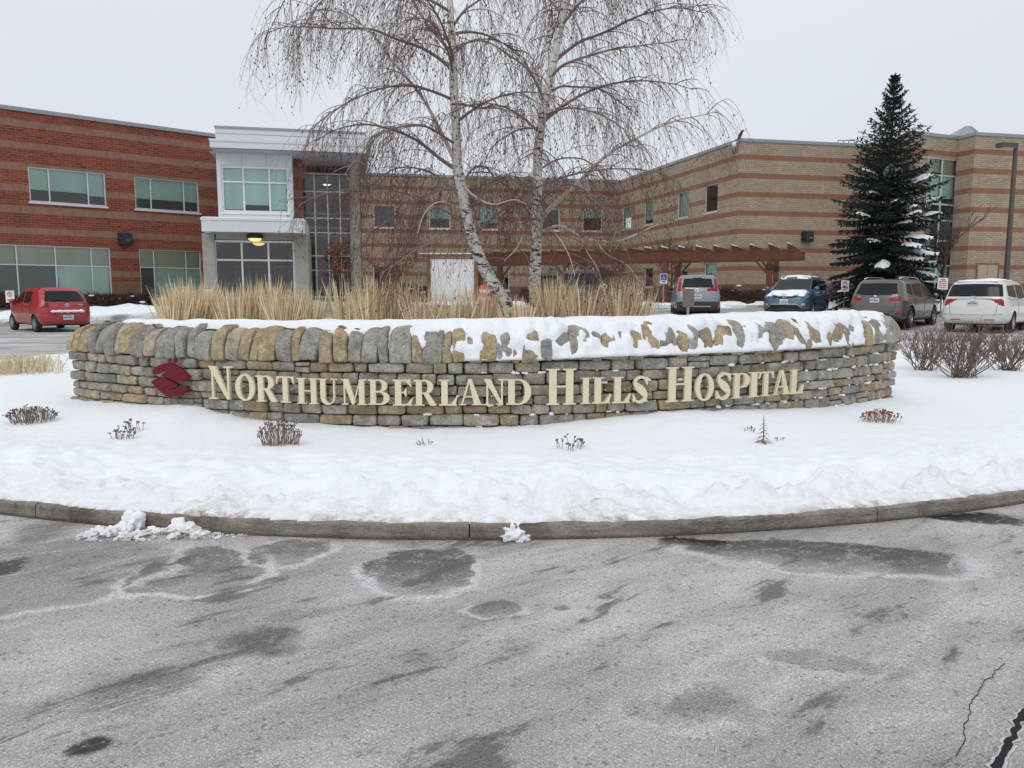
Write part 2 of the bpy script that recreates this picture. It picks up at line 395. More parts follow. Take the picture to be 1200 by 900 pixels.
# asphalt: stains surveyed on the ground; (x0,y0,x1,y1) corners on the photo survey, darkness, salt rim
BLOBS = [(428, 634, 553, 698, .85, 1.0, 0), (165, 640, 318, 698, .7, 1.0, -24), (292, 630, 388, 664, .7, .9, -12), (548, 702, 622, 721, .6, .8, 0),
         (-160, 630, 195, 716, .45, .8, -18), (800, 632, 1130, 670, .95, .7, 9), (255, 726, 375, 768, .75, .25, -20), (80, 768, 262, 842, .55, .15, -22),
         (722, 796, 910, 852, .45, .25, -6), (697, 696, 723, 705, .7, .2, 0), (648, 708, 670, 717, .6, .1, 0), (-30, 648, 34, 680, 1.1, 0, 0),
         (78, 866, 134, 892, 1.5, 0, 0), (1000, 770, 1075, 800, .35, .2, 0), (560, 745, 640, 775, .25, 0, 0), (470, 760, 520, 785, .3, 0, 0), (880, 760, 1030, 790, .3, .5, 8), (765, 629, 868, 640, 2.2, 0, 3), (1075, 598, 1215, 615, 2.4, 0, 9), (280, 706, 420, 728, .35, 0, -10), (330, 622, 560, 640, .5, 0, 0), (0, 604, 100, 640, .6, 0, -6)]
def roadmat():
    t = NT('salted_asphalt'); o = t.geopos(); x, y, z = t.sep(o)
    o2 = t.comb(x, y, 0.0)
    orr = t.mapping(o2, (1, 1, 1), (0, 0, R(-38)))
    n_big, _ = t.noise(t.mapping(orr, (.5, 1.25, 1)), 1, 5, .6, .5)
    n_mid, _ = t.noise(t.mapping(orr, (.7, 2.2, 1)), 1.7, 6, .65, .3); n_f, nfc = t.noise(o2, 10, 5, .7)
    grain, _ = t.noise(o2, 140, 3, .75)
    vor = t.node('ShaderNodeTexVoronoi'); t.put(vor.inputs['Vector'], o2); vor.inputs['Scale'].default_value = 75
    vd = vor.outputs['Distance']; vc = t.sep(vor.outputs['Color'])[0]
    salt = t.math('ADD', t.math('MULTIPLY', n_big, .55), t.math('MULTIPLY', n_mid, .45))
    base = t.ramp(salt, [(.34, (.30, .282, .26)), (.45, (.43, .415, .392)), (.55, (.535, .525, .51)), (.66, (.68, .676, .67))])
    dark = None; rim = None
    dx = t.math('MULTIPLY', t.math('SUBTRACT', t.sep(nfc)[0], .5), .16); dy = t.math('MULTIPLY', t.math('SUBTRACT', t.sep(nfc)[1], .5), .16)
    mid, midc = t.noise(o2, 2.6, 3, .5); dx = t.math('ADD', dx, t.math('MULTIPLY', t.math('SUBTRACT', t.sep(midc)[0], .5), .42)); dy = t.math('ADD', dy, t.math('MULTIPLY', t.math('SUBTRACT', t.sep(midc)[1], .5), .42))
    for (x0, y0, x1, y1, dk, rm, ang) in BLOBS:
        cx, cy = (x0 + x1) / 2, (y0 + y1) / 2; c = onz(cx, cy); rx = (onz(x1, cy) - onz(x0, cy)).length / 2; ry = (onz(cx, y0) - onz(cx, y1)).length / 2
        a = -R(ang); ca, sa = math.cos(a), math.sin(a)
        k = min(1.0, rx / .20)
        u = t.math('SUBTRACT', t.math('MULTIPLY_ADD', dx, k, x), c.x); v = t.math('SUBTRACT', t.math('MULTIPLY_ADD', dy, k, y), c.y)
        U = t.math('DIVIDE', t.math('ADD', t.math('MULTIPLY', u, ca), t.math('MULTIPLY', v, sa)), rx)
        V = t.math('DIVIDE', t.math('SUBTRACT', t.math('MULTIPLY', v, ca), t.math('MULTIPLY', u, sa)), ry)
        d = t.math('SQRT', t.math('ADD', t.math('MULTIPLY', U, U), t.math('MULTIPLY', V, V)))
        if ang == 9: pass
        rm_ = rm; w = min(.13, .036 / max(.04, min(rx, ry)))
        dm = t.math('MULTIPLY', t.smooth(d, 1.0, 1.0 - (max(.14, w) if rm > .3 else .6)), dk)
        if rm_ > .5: dm = t.math('MULTIPLY', dm, t.smooth(V, -1.3, .5))
        dark = dm if dark is None else t.math('MAXIMUM', dark, dm)
        if rm > 0:
            rm = t.math('MULTIPLY', t.smooth(V, .65, -.1), rm)
            rg = t.math('MULTIPLY', t.math('MULTIPLY', t.smooth(d, 1 - w * 1.2, 1.0), t.smooth(d, 1 + w * 1.9, 1 + w * .4)), rm)
            rim = rg if rim is None else t.math('MAXIMUM', rim, rg)
    dk = t.math('MULTIPLY', dark, t.smooth(t.math('ADD', n_f, t.math('MULTIPLY', vc, .25)), .30, .62))
    col = t.mix(t.math('MINIMUM', dk, 1.0), base, (.10, .086, .072)); col = t.mix(t.smooth(dk, .95, 1.7), col, (.022, .019, .017))
    col = t.mix(t.math('MULTIPLY', t.math('MULTIPLY', rim, t.smooth(n_f, .25, .48)), .95), col, (.68, .69, .70))
    for (sc_, th_, amt_) in ((1, .5, .55), (1, .57, .4)):
        ln = t.math('ABSOLUTE', t.math('SUBTRACT', n_big, th_)); ln = t.math('MULTIPLY', t.smooth(ln, .010, .0), t.smooth(n_mid, .47, .6)); col = t.mix(t.math('MULTIPLY', ln, amt_), col, (.62, .63, .64))
    wetp = t.math('MULTIPLY', t.smooth(n_mid, .43, .36), .75); col = t.mix(wetp, col, (.15, .135, .118))
    sp = t.ramp(vd, [(.1, 1.2), (.5, .70)]); col = t.mix(.75, col, sp, 'MULTIPLY')
    col = t.mix(1.0, col, t.ramp(grain, [(.3, .45), (.5, 1.0), (.7, 1.6)]), 'MULTIPLY')
    col = t.mix(t.math('MULTIPLY', t.smooth(vc, .94, .98), .45), col, (.04, .036, .033))
    # far car park: packed snow smeared over the asphalt
    far = t.smooth(y, 9, 22); f2, _ = t.noise(t.mapping(o2, (.25, 1.3, 1), (0, 0, R(8))), 1, 6, .65)
    col = t.mix(t.math('MULTIPLY', far, t.math('MULTIPLY', t.smooth(f2, .48, .64), .8)), col, (.62, .64, .67))
    t.bump(t.math('ADD', t.math('MULTIPLY', vd, -.6), t.math('MULTIPLY', grain, .8)), .55, .008)
    ro = t.math('SUBTRACT', .85, t.math('MULTIPLY', t.smooth(dk, .6, 1.8), .6))
    return t.done(col, ro, spec=.3)
M['road'] = roadmat()
M['wet'] = plain('wet_asphalt', (.018, .016, .014), .18, 0, .4, 20)
M['crack'] = plain('crack_black', (.008, .008, .008), .9)
xs = sorted(set([-400, -200, -120] + list(range(-80, 81, 4)) + [120, 200, 400]))
ys = sorted(set([-60, -30, -10, 0, 5, 8] + [round(9 + .7 * i, 2) for i in range(42)] + [40, 45, 60, 90, 150, 300, 600]))
g = MB()
for yy in ys:
    for xx in xs: g.v.append((xx, yy, terrain(xx, yy)))
nx = len(xs)
for j in range(len(ys) - 1):
    for i in range(nx - 1): g.f.append((j * nx + i, j * nx + i + 1, (j + 1) * nx + i + 1, (j + 1) * nx + i))
struct(g.build('road', M['road'], smooth=True))

# island outline: front is the surveyed kerb arc
KX, KY, KR = circle3(onz(0, 603), onz(640, 632.5), onz(1200, 590))
front = []
for i in range(121):
    a = -R(48) + R(96) * i / 120; front.append((KX + KR * math.sin(a), KY - KR * math.cos(a)))
ctrl = [front[-1], (11.6, 9.6), (13.8, 13.2), (13.2, 17.0), (9.5, 19.2), (4, 18.6), (-2, 17.8), (-7, 17.0), (-10.2, 14.9), (-10.9, 12.0), front[0]]
def catmull(P, n=10, closed=False):
    out = []
    m = len(P)
    for i in range(m - 1):
        p0 = P[max(i - 1, 0)]; p1 = P[i]; p2 = P[i + 1]; p3 = P[min(i + 2, m - 1)]
        for k in range(n):
            t = k / n
            out.append(tuple(.5 * ((2 * b) + (c - a) * t + (2 * a - 5 * b + 4 * c - d) * t * t + (-a + 3 * b - 3 * c + d) * t ** 3) for a, b, c, d in zip(p0, p1, p2, p3)))
    out.append(tuple(P[-1])); return out
outline = front[:-1] + catmull(ctrl, 8)[:-1]
OL = np.array(outline)
def signed(pts):
    P = np.array(pts); A = OL; B = np.roll(OL, -1, 0); best = np.full(len(P), 1e9); inside = np.zeros(len(P), bool)
    for a, b in zip(A, B):
        ab = b - a; t = np.clip(((P - a) @ ab) / (ab @ ab), 0, 1); d = np.hypot(*(P - (a + t[:, None] * ab)).T); best = np.minimum(best, d)
        c = ((a[1] > P[:, 1]) != (b[1] > P[:, 1])); xi = a[0] + (P[:, 1] - a[1]) / (b[1] - a[1] + 1e-12) * (b[0] - a[0]); inside ^= c & (P[:, 0] < xi)
    return np.where(inside, best, -best)
# kerb: swept profile with open joints
kb = MB(); n = len(outline)
def kerb_prof(h): return [(0.0, -.1), (-.0, h * .45), (.003, h * .84), (.014, h * .965), (.03, h), (.15, h + .004), (.15, -.1)]
seglen = 0; run = []
nrm = []
for i in range(n):
    a = OL[i - 1]; b = OL[(i + 1) % n]; t = (b - a) / np.linalg.norm(b - a); nrm.append((-t[1], t[0]))
def kerb_piece(idx):
    o = len(kb.v); prof = kerb_prof(.104); m = len(prof)
    for c, i in enumerate(idx):
        p = OL[i % n]; q = nrm[i % n]; zt = terrain(p[0], p[1]); 
        # 8 mm gap at both ends
        sh = 0.0
        if c == 0: sh = .005
        if c == len(idx) - 1: sh = -.005
        tx, ty = q[1] * sh, -q[0] * sh
        for k, (d, z) in enumerate(prof):
            jx = noise.noise(Vector((p[0] * 3, p[1] * 3, k))) * .006
            kb.v.append((p[0] + tx + q[0] * (d + jx), p[1] + ty + q[1] * (d + jx), zt + z + (jx * .8 if z > 0 else 0)))
    for c in range(len(idx) - 1):
        for k in range(m - 1): kb.f.append((o + c * m + k, o + (c + 1) * m + k, o + (c + 1) * m + k + 1, o + c * m + k + 1))
    kb.f.append(tuple(o + k for k in range(m))); kb.f.append(tuple(o + (len(idx) - 1) * m + k for k in reversed(range(m))))
# joints seen at these places along the front arc
jx = [onz(60, 600).x, onz(560, 622).x, onz(1003, 603).x]
jidx = sorted({int(np.argmin(np.abs(np.array(front)[:, 0] - v))) for v in jx} | {0, 14, 104, 120} | set(range(128, n, 9)) | {n})
for a, b in zip(jidx[:-1], jidx[1:]): kerb_piece(list(range(a, b + 1)))
jb = MB(); pr_ = [(.016, -.1), (.016, .092), (.14, .096), (.14, -.1)]
for i in range(n + 1):
    p = OL[i % n]; q = nrm[i % n]; zt = terrain(p[0], p[1])
    for (d, z) in pr_: jb.v.append((p[0] + q[0] * d, p[1] + q[1] * d, zt + z))
for i in range(n):
    for k in range(3): jb.f.append((i * 4 + k, i * 4 + 4 + k, i * 4 + 5 + k, i * 4 + 1 + k))
struct(jb.build('kerb_joint', M['core']))
struct(kb.build('kerb', M['kerb'], smooth=True, sharp=22))

# wall plan circle (needed for the snow line)
WX, WY, WR = circle3((-5.155, 8.967), (-.60, 7.49), (4.886, 9.768))
PH0 = math.atan2(-5.155 - WX, WY - 8.967); PH1 = math.atan2(4.886 - WX, WY - 9.768)
def wallpt(ph, r, z): return Vector((WX + r * math.sin(ph), WY - r * math.cos(ph), z))
SNOWLINE = [(-5.2, .33), (-4.2, .36), (-3.3, .40), (-2.75, .30), (-2.0, .265), (-.9, .235), (.3, .27), (1.0, .33), (1.7, .37), (2.6, .33), (3.6, .27), (4.9, .26), (6, .24)]
def snow_height(x, y, d):
    """d = distance inside the kerb line"""
    q = Vector((x, y, 0))
    edge = .022 + .03 * noise.noise(q * 2.3) + .03 * noise.noise(q * 7)
    edge = max(.014, edge); e = d - edge
    g0 = terrain(x, y)
    if d < .012: return g0 - .25, .5
    if e <= 0: return g0 + .10 - min(.3, -e * 4), .5
    vdist = noise.voronoi(q * 4.2 + Vector((0, 0, .3 * noise.noise(q * 3))))[0]; lump = noise.fractal(q * 2.1, 1.0, 2.0, 4) * .55 + noise.turbulence(q * 5.0, 3, False) * .3 - (vdist[0] - .25) * .55 + .12 * noise.noise(q * 19)
    bankw = sstep(.85, .28, e)
    face = 1 - math.exp(-e / .085)
    crest = .255 + .05 * noise.noise(q * .9 + Vector((4, 0, 0)))
    up = .10 + (.055 + .07 * abs(noise.noise(q * 6))) * face + (crest - .10 - .055) * sstep(.05, .62, e)
    z = up + bankw * face * ((.11 + .08 * sstep(.7, .2, e)) * lump + .05 * noise.noise(q * 1.5 + Vector((9, 0, 0)))) * sstep(0, .25, e)
    if bankw > 0: 
        cell = noise.cell_vector(q * 5.5); z += bankw * face * .045 * noise.noise(q * 13) + bankw * face * .02 * noise.noise(q * 27) + bankw * face * .05 * (cell.x - .5) * sstep(.1, .3, e) * sstep(.9, .4, e)
    flat = .255 + .02 * noise.noise(q * .6) + .006 * noise.noise(q * 4)
    z = lerp(z, flat, sstep(.75, 2.0, e))
    rr = math.hypot(x - WX, y - WY)
    dw = rr - WR
    if y < WY and -1.0 < dw < 2:
        w = sstep(1.4, .0, dw); sl = interp(x, SNOWLINE) + .014 * noise.noise(q * 5)
        z = lerp(z, sl, w)
    dirt = (sstep(.10, .0, e) * .75 + .42 * bankw * sstep(.6, .05, e)) * (.35 + max(0, noise.noise(q * 1.3 + Vector((0, 5, 0)))) * 1.6)
    if y > 11: z += g0 * sstep(11, 15, y) * .8
    return z, dirt
def lin(a, b, s): 
    k = max(1, int(round((b - a) / s))); return [a + (b - a) * i / k for i in range(k)]
gx = lin(-12, -6.6, .2) + lin(-6.6, 6.8, .045) + lin(6.8, 15, .2) + [15]
gy = lin(4.55, 6.1, .022) + lin(6.1, 10.6, .06) + lin(10.6, 20.4, .25) + [20.4]
pts = [(x, y) for y in gy for x in gx]; sdv = signed(pts)
sm = MB(); dirt = []; keep = np.zeros(len(pts), bool)
for i, (p, d) in enumerate(zip(pts, sdv)):
    if d > -.12:
        z, dr = snow_height(p[0], p[1], d); keep[i] = True
    else: z, dr = -.3, 0
    sm.v.append((p[0], p[1], z)); dirt.append(dr)
nx = len(gx)
for j in range(len(gy) - 1):
    for i in range(nx - 1):
        a = j * nx + i; q = (a, a + 1, a + nx + 1, a + nx)
        if all(keep[k] for k in q): sm.f.append(q)
so_ = sm.build('snow_ground', M['snow'], smooth=True)
at_ = so_.data.attributes.new('dirt', 'FLOAT', 'POINT'); at_.data.foreach_set('value', dirt)
struct(so_)
def snow_z(x, y):
    return snow_height(x, y, float(signed([(x, y)])[0]))[0]

# wet gutter and cracks: thin sheets just above the asphalt
def sheet(poly, z, name, mat):
    b = MB(); b.prism(poly, z - .002, z); return struct(b.build(name, mat))
def blobpoly(c, rx, ry, a, seed, n=40, amp=.25):
    out = []
    for k in range(n):
        t = 2 * PI * k / n; r = 1 + amp * noise.noise(Vector((math.cos(t) * 2, math.sin(t) * 2, seed)))+ amp*.5*noise.noise(Vector((math.cos(t) * 6, math.sin(t) * 6, seed)))
        u, v = rx * r * math.cos(t), ry * r * math.sin(t); out.append((c[0] + u * math.cos(a) - v * math.sin(a), c[1] + u * math.sin(a) + v * math.cos(a)))
    return out
def crackpoly(P, w, seed):
    L = []; Rr = []; P = [onz(*p) for p in P]; Q = []
    for a, b in zip(P[:-1], P[1:]):
        for k in range(8): Q.append(a.lerp(b, k / 8))
    Q.append(P[-1])
    for i, q in enumerate(Q):
        t = (Q[min(i + 1, len(Q) - 1)] - Q[max(i - 1, 0)]).normalized(); nn = Vector((-t.y, t.x, 0))
        j = noise.noise(Vector((i * .37, 7, 0))) * max(w, .010) * .7; ww = w * (.55 + .7 * abs(noise.noise(Vector((i * .41, seed, 4)))))
        if i in (0, len(Q) - 1): ww = w * .1
        L.append((q + nn * (j + ww))[:2]); Rr.append((q + nn * (j - ww))[:2])
    return L + Rr[::-1]
CR = [(1166, 905), (1178, 880), (1188, 862), (1194, 846), (1202, 834), (1215, 822)]
M['salt'] = plain('salt_rim', (.52, .53, .55), .9, 0, .2, 30)
sheet(crackpoly(CR, .030, 1.0), .004, 'crack_salt', M['salt']); sheet(crackpoly(CR, .017, 1.0), .008, 'crack', M['crack'])
sheet(crackpoly([(1120, 888), (1131, 868), (1129, 852), (1137, 838), (1136, 826), (1143, 817), (1150, 806), (1153, 798), (1163, 794), (1166, 787), (1178, 778)], .0018, 2.0), .004, 'crack', M['crack'])

# back of the lot: pavement, kerb and ploughed snow
def strip(P0, P1, w0, w1, zoff, name, mat, amp=0.0, nseg=60, nw=10, seed=0):
    """strip from P0 to P1; cross profile from -w0 (towards camera) to w1; follows the terrain"""
    a = Vector((*P0, 0)); b = Vector((*P1, 0)); t = (b - a).normalized(); nn = Vector((-t.y, t.x, 0)); m = MB()
    for i in range(nseg + 1):
        c = a.lerp(b, i / nseg)
        for k in range(nw + 1):
            u = k / nw; q = c + nn * lerp(-w0, w1, u) + nn * (.25 * noise.noise(Vector((c.x * .5, c.y * .5, seed))) if amp else 0)
            prof = math.sin(PI * min(1, max(0, u))) ** .5 if amp else 1
            h = zoff * (prof if amp else 1) + (amp * noise.fractal(q * 1.3 + Vector((seed, 0, 0)), 1, 2, 4) * prof if amp else 0)
            if amp and k in (0, nw): h = -.05
            m.v.append((q.x, q.y, terrain(q.x, q.y) + h))
    for i in range(nseg):
        for k in range(nw):
            o = i * (nw + 1) + k; m.f.append((o, o + nw + 1, o + nw + 2, o + 1))
    if not amp:
        for i in range(nseg):
            o = i * (nw + 1); v0 = m.v[o]; v1 = m.v[o + nw + 1]
            m.add([v0, v1, (v1[0], v1[1], v1[2] - .3), (v0[0], v0[1], v0[2] - .3)], [(0, 1, 2, 3)])
    return struct(m.build(name, mat, smooth=bool(amp)))
def pavemat():
    t = NT('snowy_pavement'); o = t.geopos(); f, _ = t.noise(o, .8, 6, .7)
    return t.done(t.mix(t.smooth(f, .42, .56), (.30, .29, .27), (.78, .80, .83)), .85)
M['pave'] = pavemat()
strip((-34, 22.5), (-13.6, 32.6), .4, 3.0, .13, 'pavement', M['pave'])
strip((-14.5, 31.8), (-1.5, 36.5), .4, 4, .13, 'pavement', M['pave'])
strip((1.0, 38.0), (30, 33.6), .3, 5.5, .13, 'pavement', M['pave'])
strip((-36, 23.0), (-12.6, 34.4), .9, .9, .34, 'snow_bank', M['snow'], .2, seed=1)
strip((13.5, 35.6), (40, 33.0), 1.0, 2.2, .42, 'snow_bank', M['snow'], .22, seed=2)
strip((3.5, 37.6), (13, 36.6), .6, .8, .26, 'snow_bank', M['snow'], .2, seed=3)
strip((18.0, 27.4), (30, 26.0), .5, .8, .26, 'snow_bank', M['snow'], .2, seed=4)
strip((-12, 36.2), (0.5, 39.5), .7, .9, .25, 'snow_bank', M['snow'], .2, seed=5)
# ------------------------------------------------------------------ the stone sign wall
rnd = random.Random(21)
def zcop(x): return interp(x, [(-5.3, .90), (-1.7, .885), (.3, .895), (1.6, .92), (5.2, .955)])
ARC = WR * (PH1 - PH0)
def s2(s, v, z):
    ph = PH0 + s / WR; return wallpt(ph, WR + v, z)
def sx(s): return s2(s, 0, 0).x
def gridbox(A, B, C):
    pts = []; idx = {}; fs = []
    def vid(i, j, k):
        if (i, j, k) not in idx: idx[(i, j, k)] = len(pts); pts.append((A[i], B[j], C[k]))
        return idx[(i, j, k)]
    na, nb, nc = len(A) - 1, len(B) - 1, len(C) - 1
    for i in range(na):
        for k in range(nc):
            fs.append((vid(i, nb, k), vid(i, nb, k + 1), vid(i + 1, nb, k + 1), vid(i + 1, nb, k))[::-1]); fs.append((vid(i, 0, k), vid(i + 1, 0, k), vid(i + 1, 0, k + 1), vid(i, 0, k + 1))[::-1])
    for j in range(nb):
        for k in range(nc):
            fs.append((vid(na, j, k), vid(na, j, k + 1), vid(na, j + 1, k + 1), vid(na, j + 1, k))); fs.append((vid(0, j, k), vid(0, j + 1, k), vid(0, j + 1, k + 1), vid(0, j, k + 1)))
    for i in range(na):
        for j in range(nb):
            fs.append((vid(i, j, nc), vid(i, j + 1, nc), vid(i + 1, j + 1, nc), vid(i + 1, j, nc))); fs.append((vid(i, j, 0), vid(i + 1, j, 0), vid(i + 1, j + 1, 0), vid(i, j + 1, 0)))
    return pts, fs
GB = gridbox([-1, -.93, -.75, -.4, 0, .4, .75, .93, 1], [-1, .0, .6, .9, 1], [-1, -.9, -.6, -.2, .2, .6, .9, 1])
GC_ = gridbox([-1, -.9, -.6, -.2, .2, .6, .9, 1], [-1, -.9, -.6, -.2, .2, .5, .75, .92, 1], [-1, -.92, -.7, -.4, -.1, .2, .5, .75, .92, 1])
def stone(mb, s0, s1, z0, z1, vf, depth, seed, lean=0.0, sub=2, pw=10.0, amp=.05, cop=False):
    vs, fs = GC_ if cop else GB; P = []
    hs, hz, hd = (s1 - s0) / 2, (z1 - z0) / 2, depth / 2; q = Vector((seed * 1.37, seed * .71, seed * 2.3))
    j = .045 if not cop else .06
    skew = rnd.uniform(-.03, .03)
    co_ = [[(rnd.uniform(-j, j) * min(1, .10 / hs), rnd.uniform(-j, j) * 1.6) for _ in range(2)] for _ in range(2)]
    tiltv = rnd.uniform(-.012, .012); tilts = rnd.uniform(-.014, .014)
    for (a, b, c) in vs:
        k = (abs(a) ** pw + abs(b) ** (pw * 1.3) + abs(c) ** pw) ** (1 / pw); a, b, c = a / k, b / k, c / k
        u, w = (a + 1) / 2, (c + 1) / 2
        oa = lerp(lerp(co_[0][0][0], co_[1][0][0], u), lerp(co_[0][1][0], co_[1][1][0], u), w); oc = lerp(lerp(co_[0][0][1], co_[1][0][1], u), lerp(co_[0][1][1], co_[1][1][1], u), w)
        p = Vector((a * hs, b * hd, c * hz)); n1 = noise.noise(p * 9 + q); n2 = noise.noise(p * 24 + q * 1.3); n3 = noise.noise(p * 4 + q)
        fc = 1 if b > .5 else .3
        S_ = (s0 + s1) / 2 + (a + oa * 2) * hs + .005 * n2
        Z_ = (z0 + z1) / 2 + (c + oc) * hz + .004 * n1
        V_ = vf - hd + b * hd + (.012 * n3 + .010 * n1 + .005 * n2 + tiltv * c + tilts * a) * fc
        if cop:
            V_ -= (.075 * w * w + (.075 * ((w - .72) / .28) ** 2 if w > .72 else 0)) * (1 if b > 0 else -1); S_ += lean * (w - .3) * (z1 - z0); Z_ -= .018 * abs(a) ** 3 * (1 if c > 0 else 0) - (.02 * n3 + skew * a) * w
        P.append(s2(S_, V_, Z_))
    mb.add(P, fs)
wall_c = s2(ARC / 2, -.25, .2)
sign_wall = thing('sign_wall', 'curved dry stone sign wall with upright coping and cream hospital name letters', 'sign wall', wall_c)
def wb(m, name, mat, parent=None, **k): return m.build(name, mat, parent or sign_wall, off=wall_c, **k)
core = MB(); N = 60
for i in range(N):
    sa, sb = .12 + (ARC - .24) * i / N, .12 + (ARC - .24) * (i + 1) / N
    za, zb = zcop(sx(sa)) + .2, zcop(sx(sb)) + .2
    A = [s2(sa, -.06, 0), s2(sb, -.06, 0), s2(sb, -.06, zb), s2(sa, -.06, za), s2(sa, -.46, 0), s2(sb, -.46, 0), s2(sb, -.46, zb), s2(sa, -.46, za)]
    fs = [(0, 1, 2, 3), (5, 4, 7, 6), (3, 2, 6, 7)]
    if i == 0: fs.append((4, 0, 3, 7))
    if i == N - 1: fs.append((1, 5, 6, 2))
    core.add(A, fs)
wb(core, 'wall_core', M['core'])
body = MB(); seed = 0
fr = [0, .17, .32, .45, .56, .71, .86, 1.0]
zb0 = .13
for ci in range(len(fr) - 1):
    s = -.02 + rnd.uniform(0, .03); rowseed = ci * 3.7
    while s < ARC - .02:
        w = rnd.choice([rnd.uniform(.13, .22), rnd.uniform(.18, .30), rnd.uniform(.24, .40)])
        e = min(ARC + .02, s + w)
        if ARC - e < .12: e = ARC + rnd.uniform(0, .03)
        def zz(f, ss):
            x = sx(ss); top = zcop(x); return zb0 + (top - zb0) * f + (.018 * noise.noise(Vector((ss * .9, f * 13, 2))) if 0 < f < 1 else 0)
        sm_ = (s + e) / 2; z0, z1 = zz(fr[ci], sm_), zz(fr[ci + 1], sm_)
        dpt = .5 if (s < .05 or e > ARC - .05) else .24
        vf = rnd.uniform(-.022, .018)
        seed += 1
        gap = rnd.uniform(.002, .006)
        if z1 - z0 > .10 and rnd.random() < .10 and e - s < .3:
            zm = z0 + (z1 - z0) * rnd.uniform(.42, .58)
            stone(body, s + gap, e - gap, z0 + .002, zm - .004, vf, dpt, seed); stone(body, s + gap, e - gap, zm + .004, z1 - .002, vf + rnd.uniform(-.012, .012), dpt, seed + .5)
        else:
            stone(body, s + gap, e - gap, z0 + .003, z1 - .003, vf, dpt, seed, pw=rnd.uniform(6.5, 10))
        s = e
wb(body, 'stonework', M['stone'], smooth=True, sharp=38)
cop = MB(); s = -.01
while s < ARC - .03:
    w = rnd.choice([rnd.uniform(.085, .13), rnd.uniform(.11, .17), rnd.uniform(.15, .23)])
    if sx(s) > 1.0: w *= 1.15
    e = min(s + w, ARC + .02)
    if ARC - e < .09: e = ARC + .02
    seed += 1; x = sx((s + e) / 2); zc = zcop(x); h = .325 + rnd.uniform(-.03, .02)
    edge = sstep(.55, 0, s); h *= 1 - .16 * edge
    ln = rnd.uniform(-.10, .16) + .30 * edge - (.25 if e > ARC - .1 else 0)
    stone(cop, s + .001, e - .001, zc + rnd.uniform(-.012, .008), zc + h, .035 + rnd.uniform(-.02, .02), .56, seed, ln, 3, rnd.uniform(9, 16), cop=True)
    s = e
wb(cop, 'coping', M['coping'], smooth=True, sharp=38)

# snow lying along and over the coping
cap = MB(); NS, NTt = 460, 30
path = [(-.60, .12), (-.555, .29), (-.46, .345), (-.30, .352), (-.15, .345), (-.085, .325), (-.045, .25), (-.005, .17), (.02, .09), (.038, .035), (.040, .006), (.0, -.03)]
pp = catmull([(*p,) for p in path], 6); pl = [0]
for a, b in zip(pp[:-1], pp[1:]): pl.append(pl[-1] + math.hypot(b[0] - a[0], b[1] - a[1]))
def pathpt(t):
    L = t * pl[-1]; i = max(0, min(len(pp) - 2, int(np.searchsorted(pl, L)) - 1)); u = (L - pl[i]) / max(1e-6, pl[i + 1] - pl[i]); a, b = pp[i], pp[i + 1]
    dx, dz = b[0] - a[0], b[1] - a[1]; l = math.hypot(dx, dz) or 1
    return a[0] + dx * u, a[1] + dz * u, -dz / l, dx / l
for i in range(NS + 1):
    s = ARC * i / NS; x = sx(s); zc = zcop(x)
    cov = interp(x, [(-5.2, -.12), (-2.2, -.10), (-1.6, -.05), (-.9, -.010), (.0, .006), (1.0, .008), (1.8, .010), (2.6, .004), (4.9, -.004)])
    led = interp(x, [(-1.2, -.12), (-.4, -.03), (.4, .002), (1.2, .012), (3.0, .014), (4.5, -.004), (5, -.04)])
    topw = interp(x, [(-5.2, -.14), (-4.85, -.05), (-4.5, .012), (-3, .022), (-1.8, .03), (0, .04), (3, .04), (4.9, .025)])
    endk = sstep(0, .25, s) * sstep(ARC, ARC - .12, s)
    for k in range(NTt + 1):
        t = k / NTt; v, z, nx_, nz_ = pathpt(t)
        q = Vector((s * 3.6, t * 4, 1.7)); n1 = noise.noise(q); n2 = noise.noise(Vector((s * 9, t * 9, 5))); n3 = noise.noise(Vector((s * 22, t * 16, 9)))
        wt = sstep(.56, .44, t); wl = sstep(.80, .90, t)
        base = topw * wt + cov * (1 - wt) * (1 - wl) + led * wl
        th = base + (.012 * n1 + .005 * n2) * wt + (.055 * n1 + .048 * n2 + .020 * n3) * (1 - wt) * (1 - wl) + (.034 * n1 + .026 * n2 + .010 * n3) * wl
        if th > 0: th = th * 1.5 + .004
        if k == 0: th = -.03
        if k >= NTt - 1: th = min(th, 0) - .05
        th = lerp(-.12, th, endk)
        cap.v.append(tuple(s2(s, v + th * nx_, zc + z + th * nz_)))
w_ = NTt + 1
for i in range(NS):
    for k in range(NTt): cap.f.append((i * w_ + k, i * w_ + k + 1, (i + 1) * w_ + k + 1, (i + 1) * w_ + k))
# loose snow caught on the ledges between the stones, mostly at the right-hand half
for i in range(150):
    s = ARC * (.42 + .57 * rnd.random() ** .8); x = sx(s); f = rnd.choice(fr[1:-1]); z = zb0 + (zcop(x) - zb0) * f + .004
    r = rnd.uniform(.007, .024)
    [cap.ico(s2(s + rnd.uniform(-.03, .03), rnd.uniform(-.012, .006), z + rnd.uniform(-.01, .006)), r * rnd.uniform(.5, 1.1), i * 5 + kk, .7, 2, (rnd.uniform(.9, 1.7), .8, rnd.uniform(.5, .9)), 2.2) for kk in range(rnd.randint(1, 3))]
wb(cap, 'snow_cap', M['snow'], smooth=True)

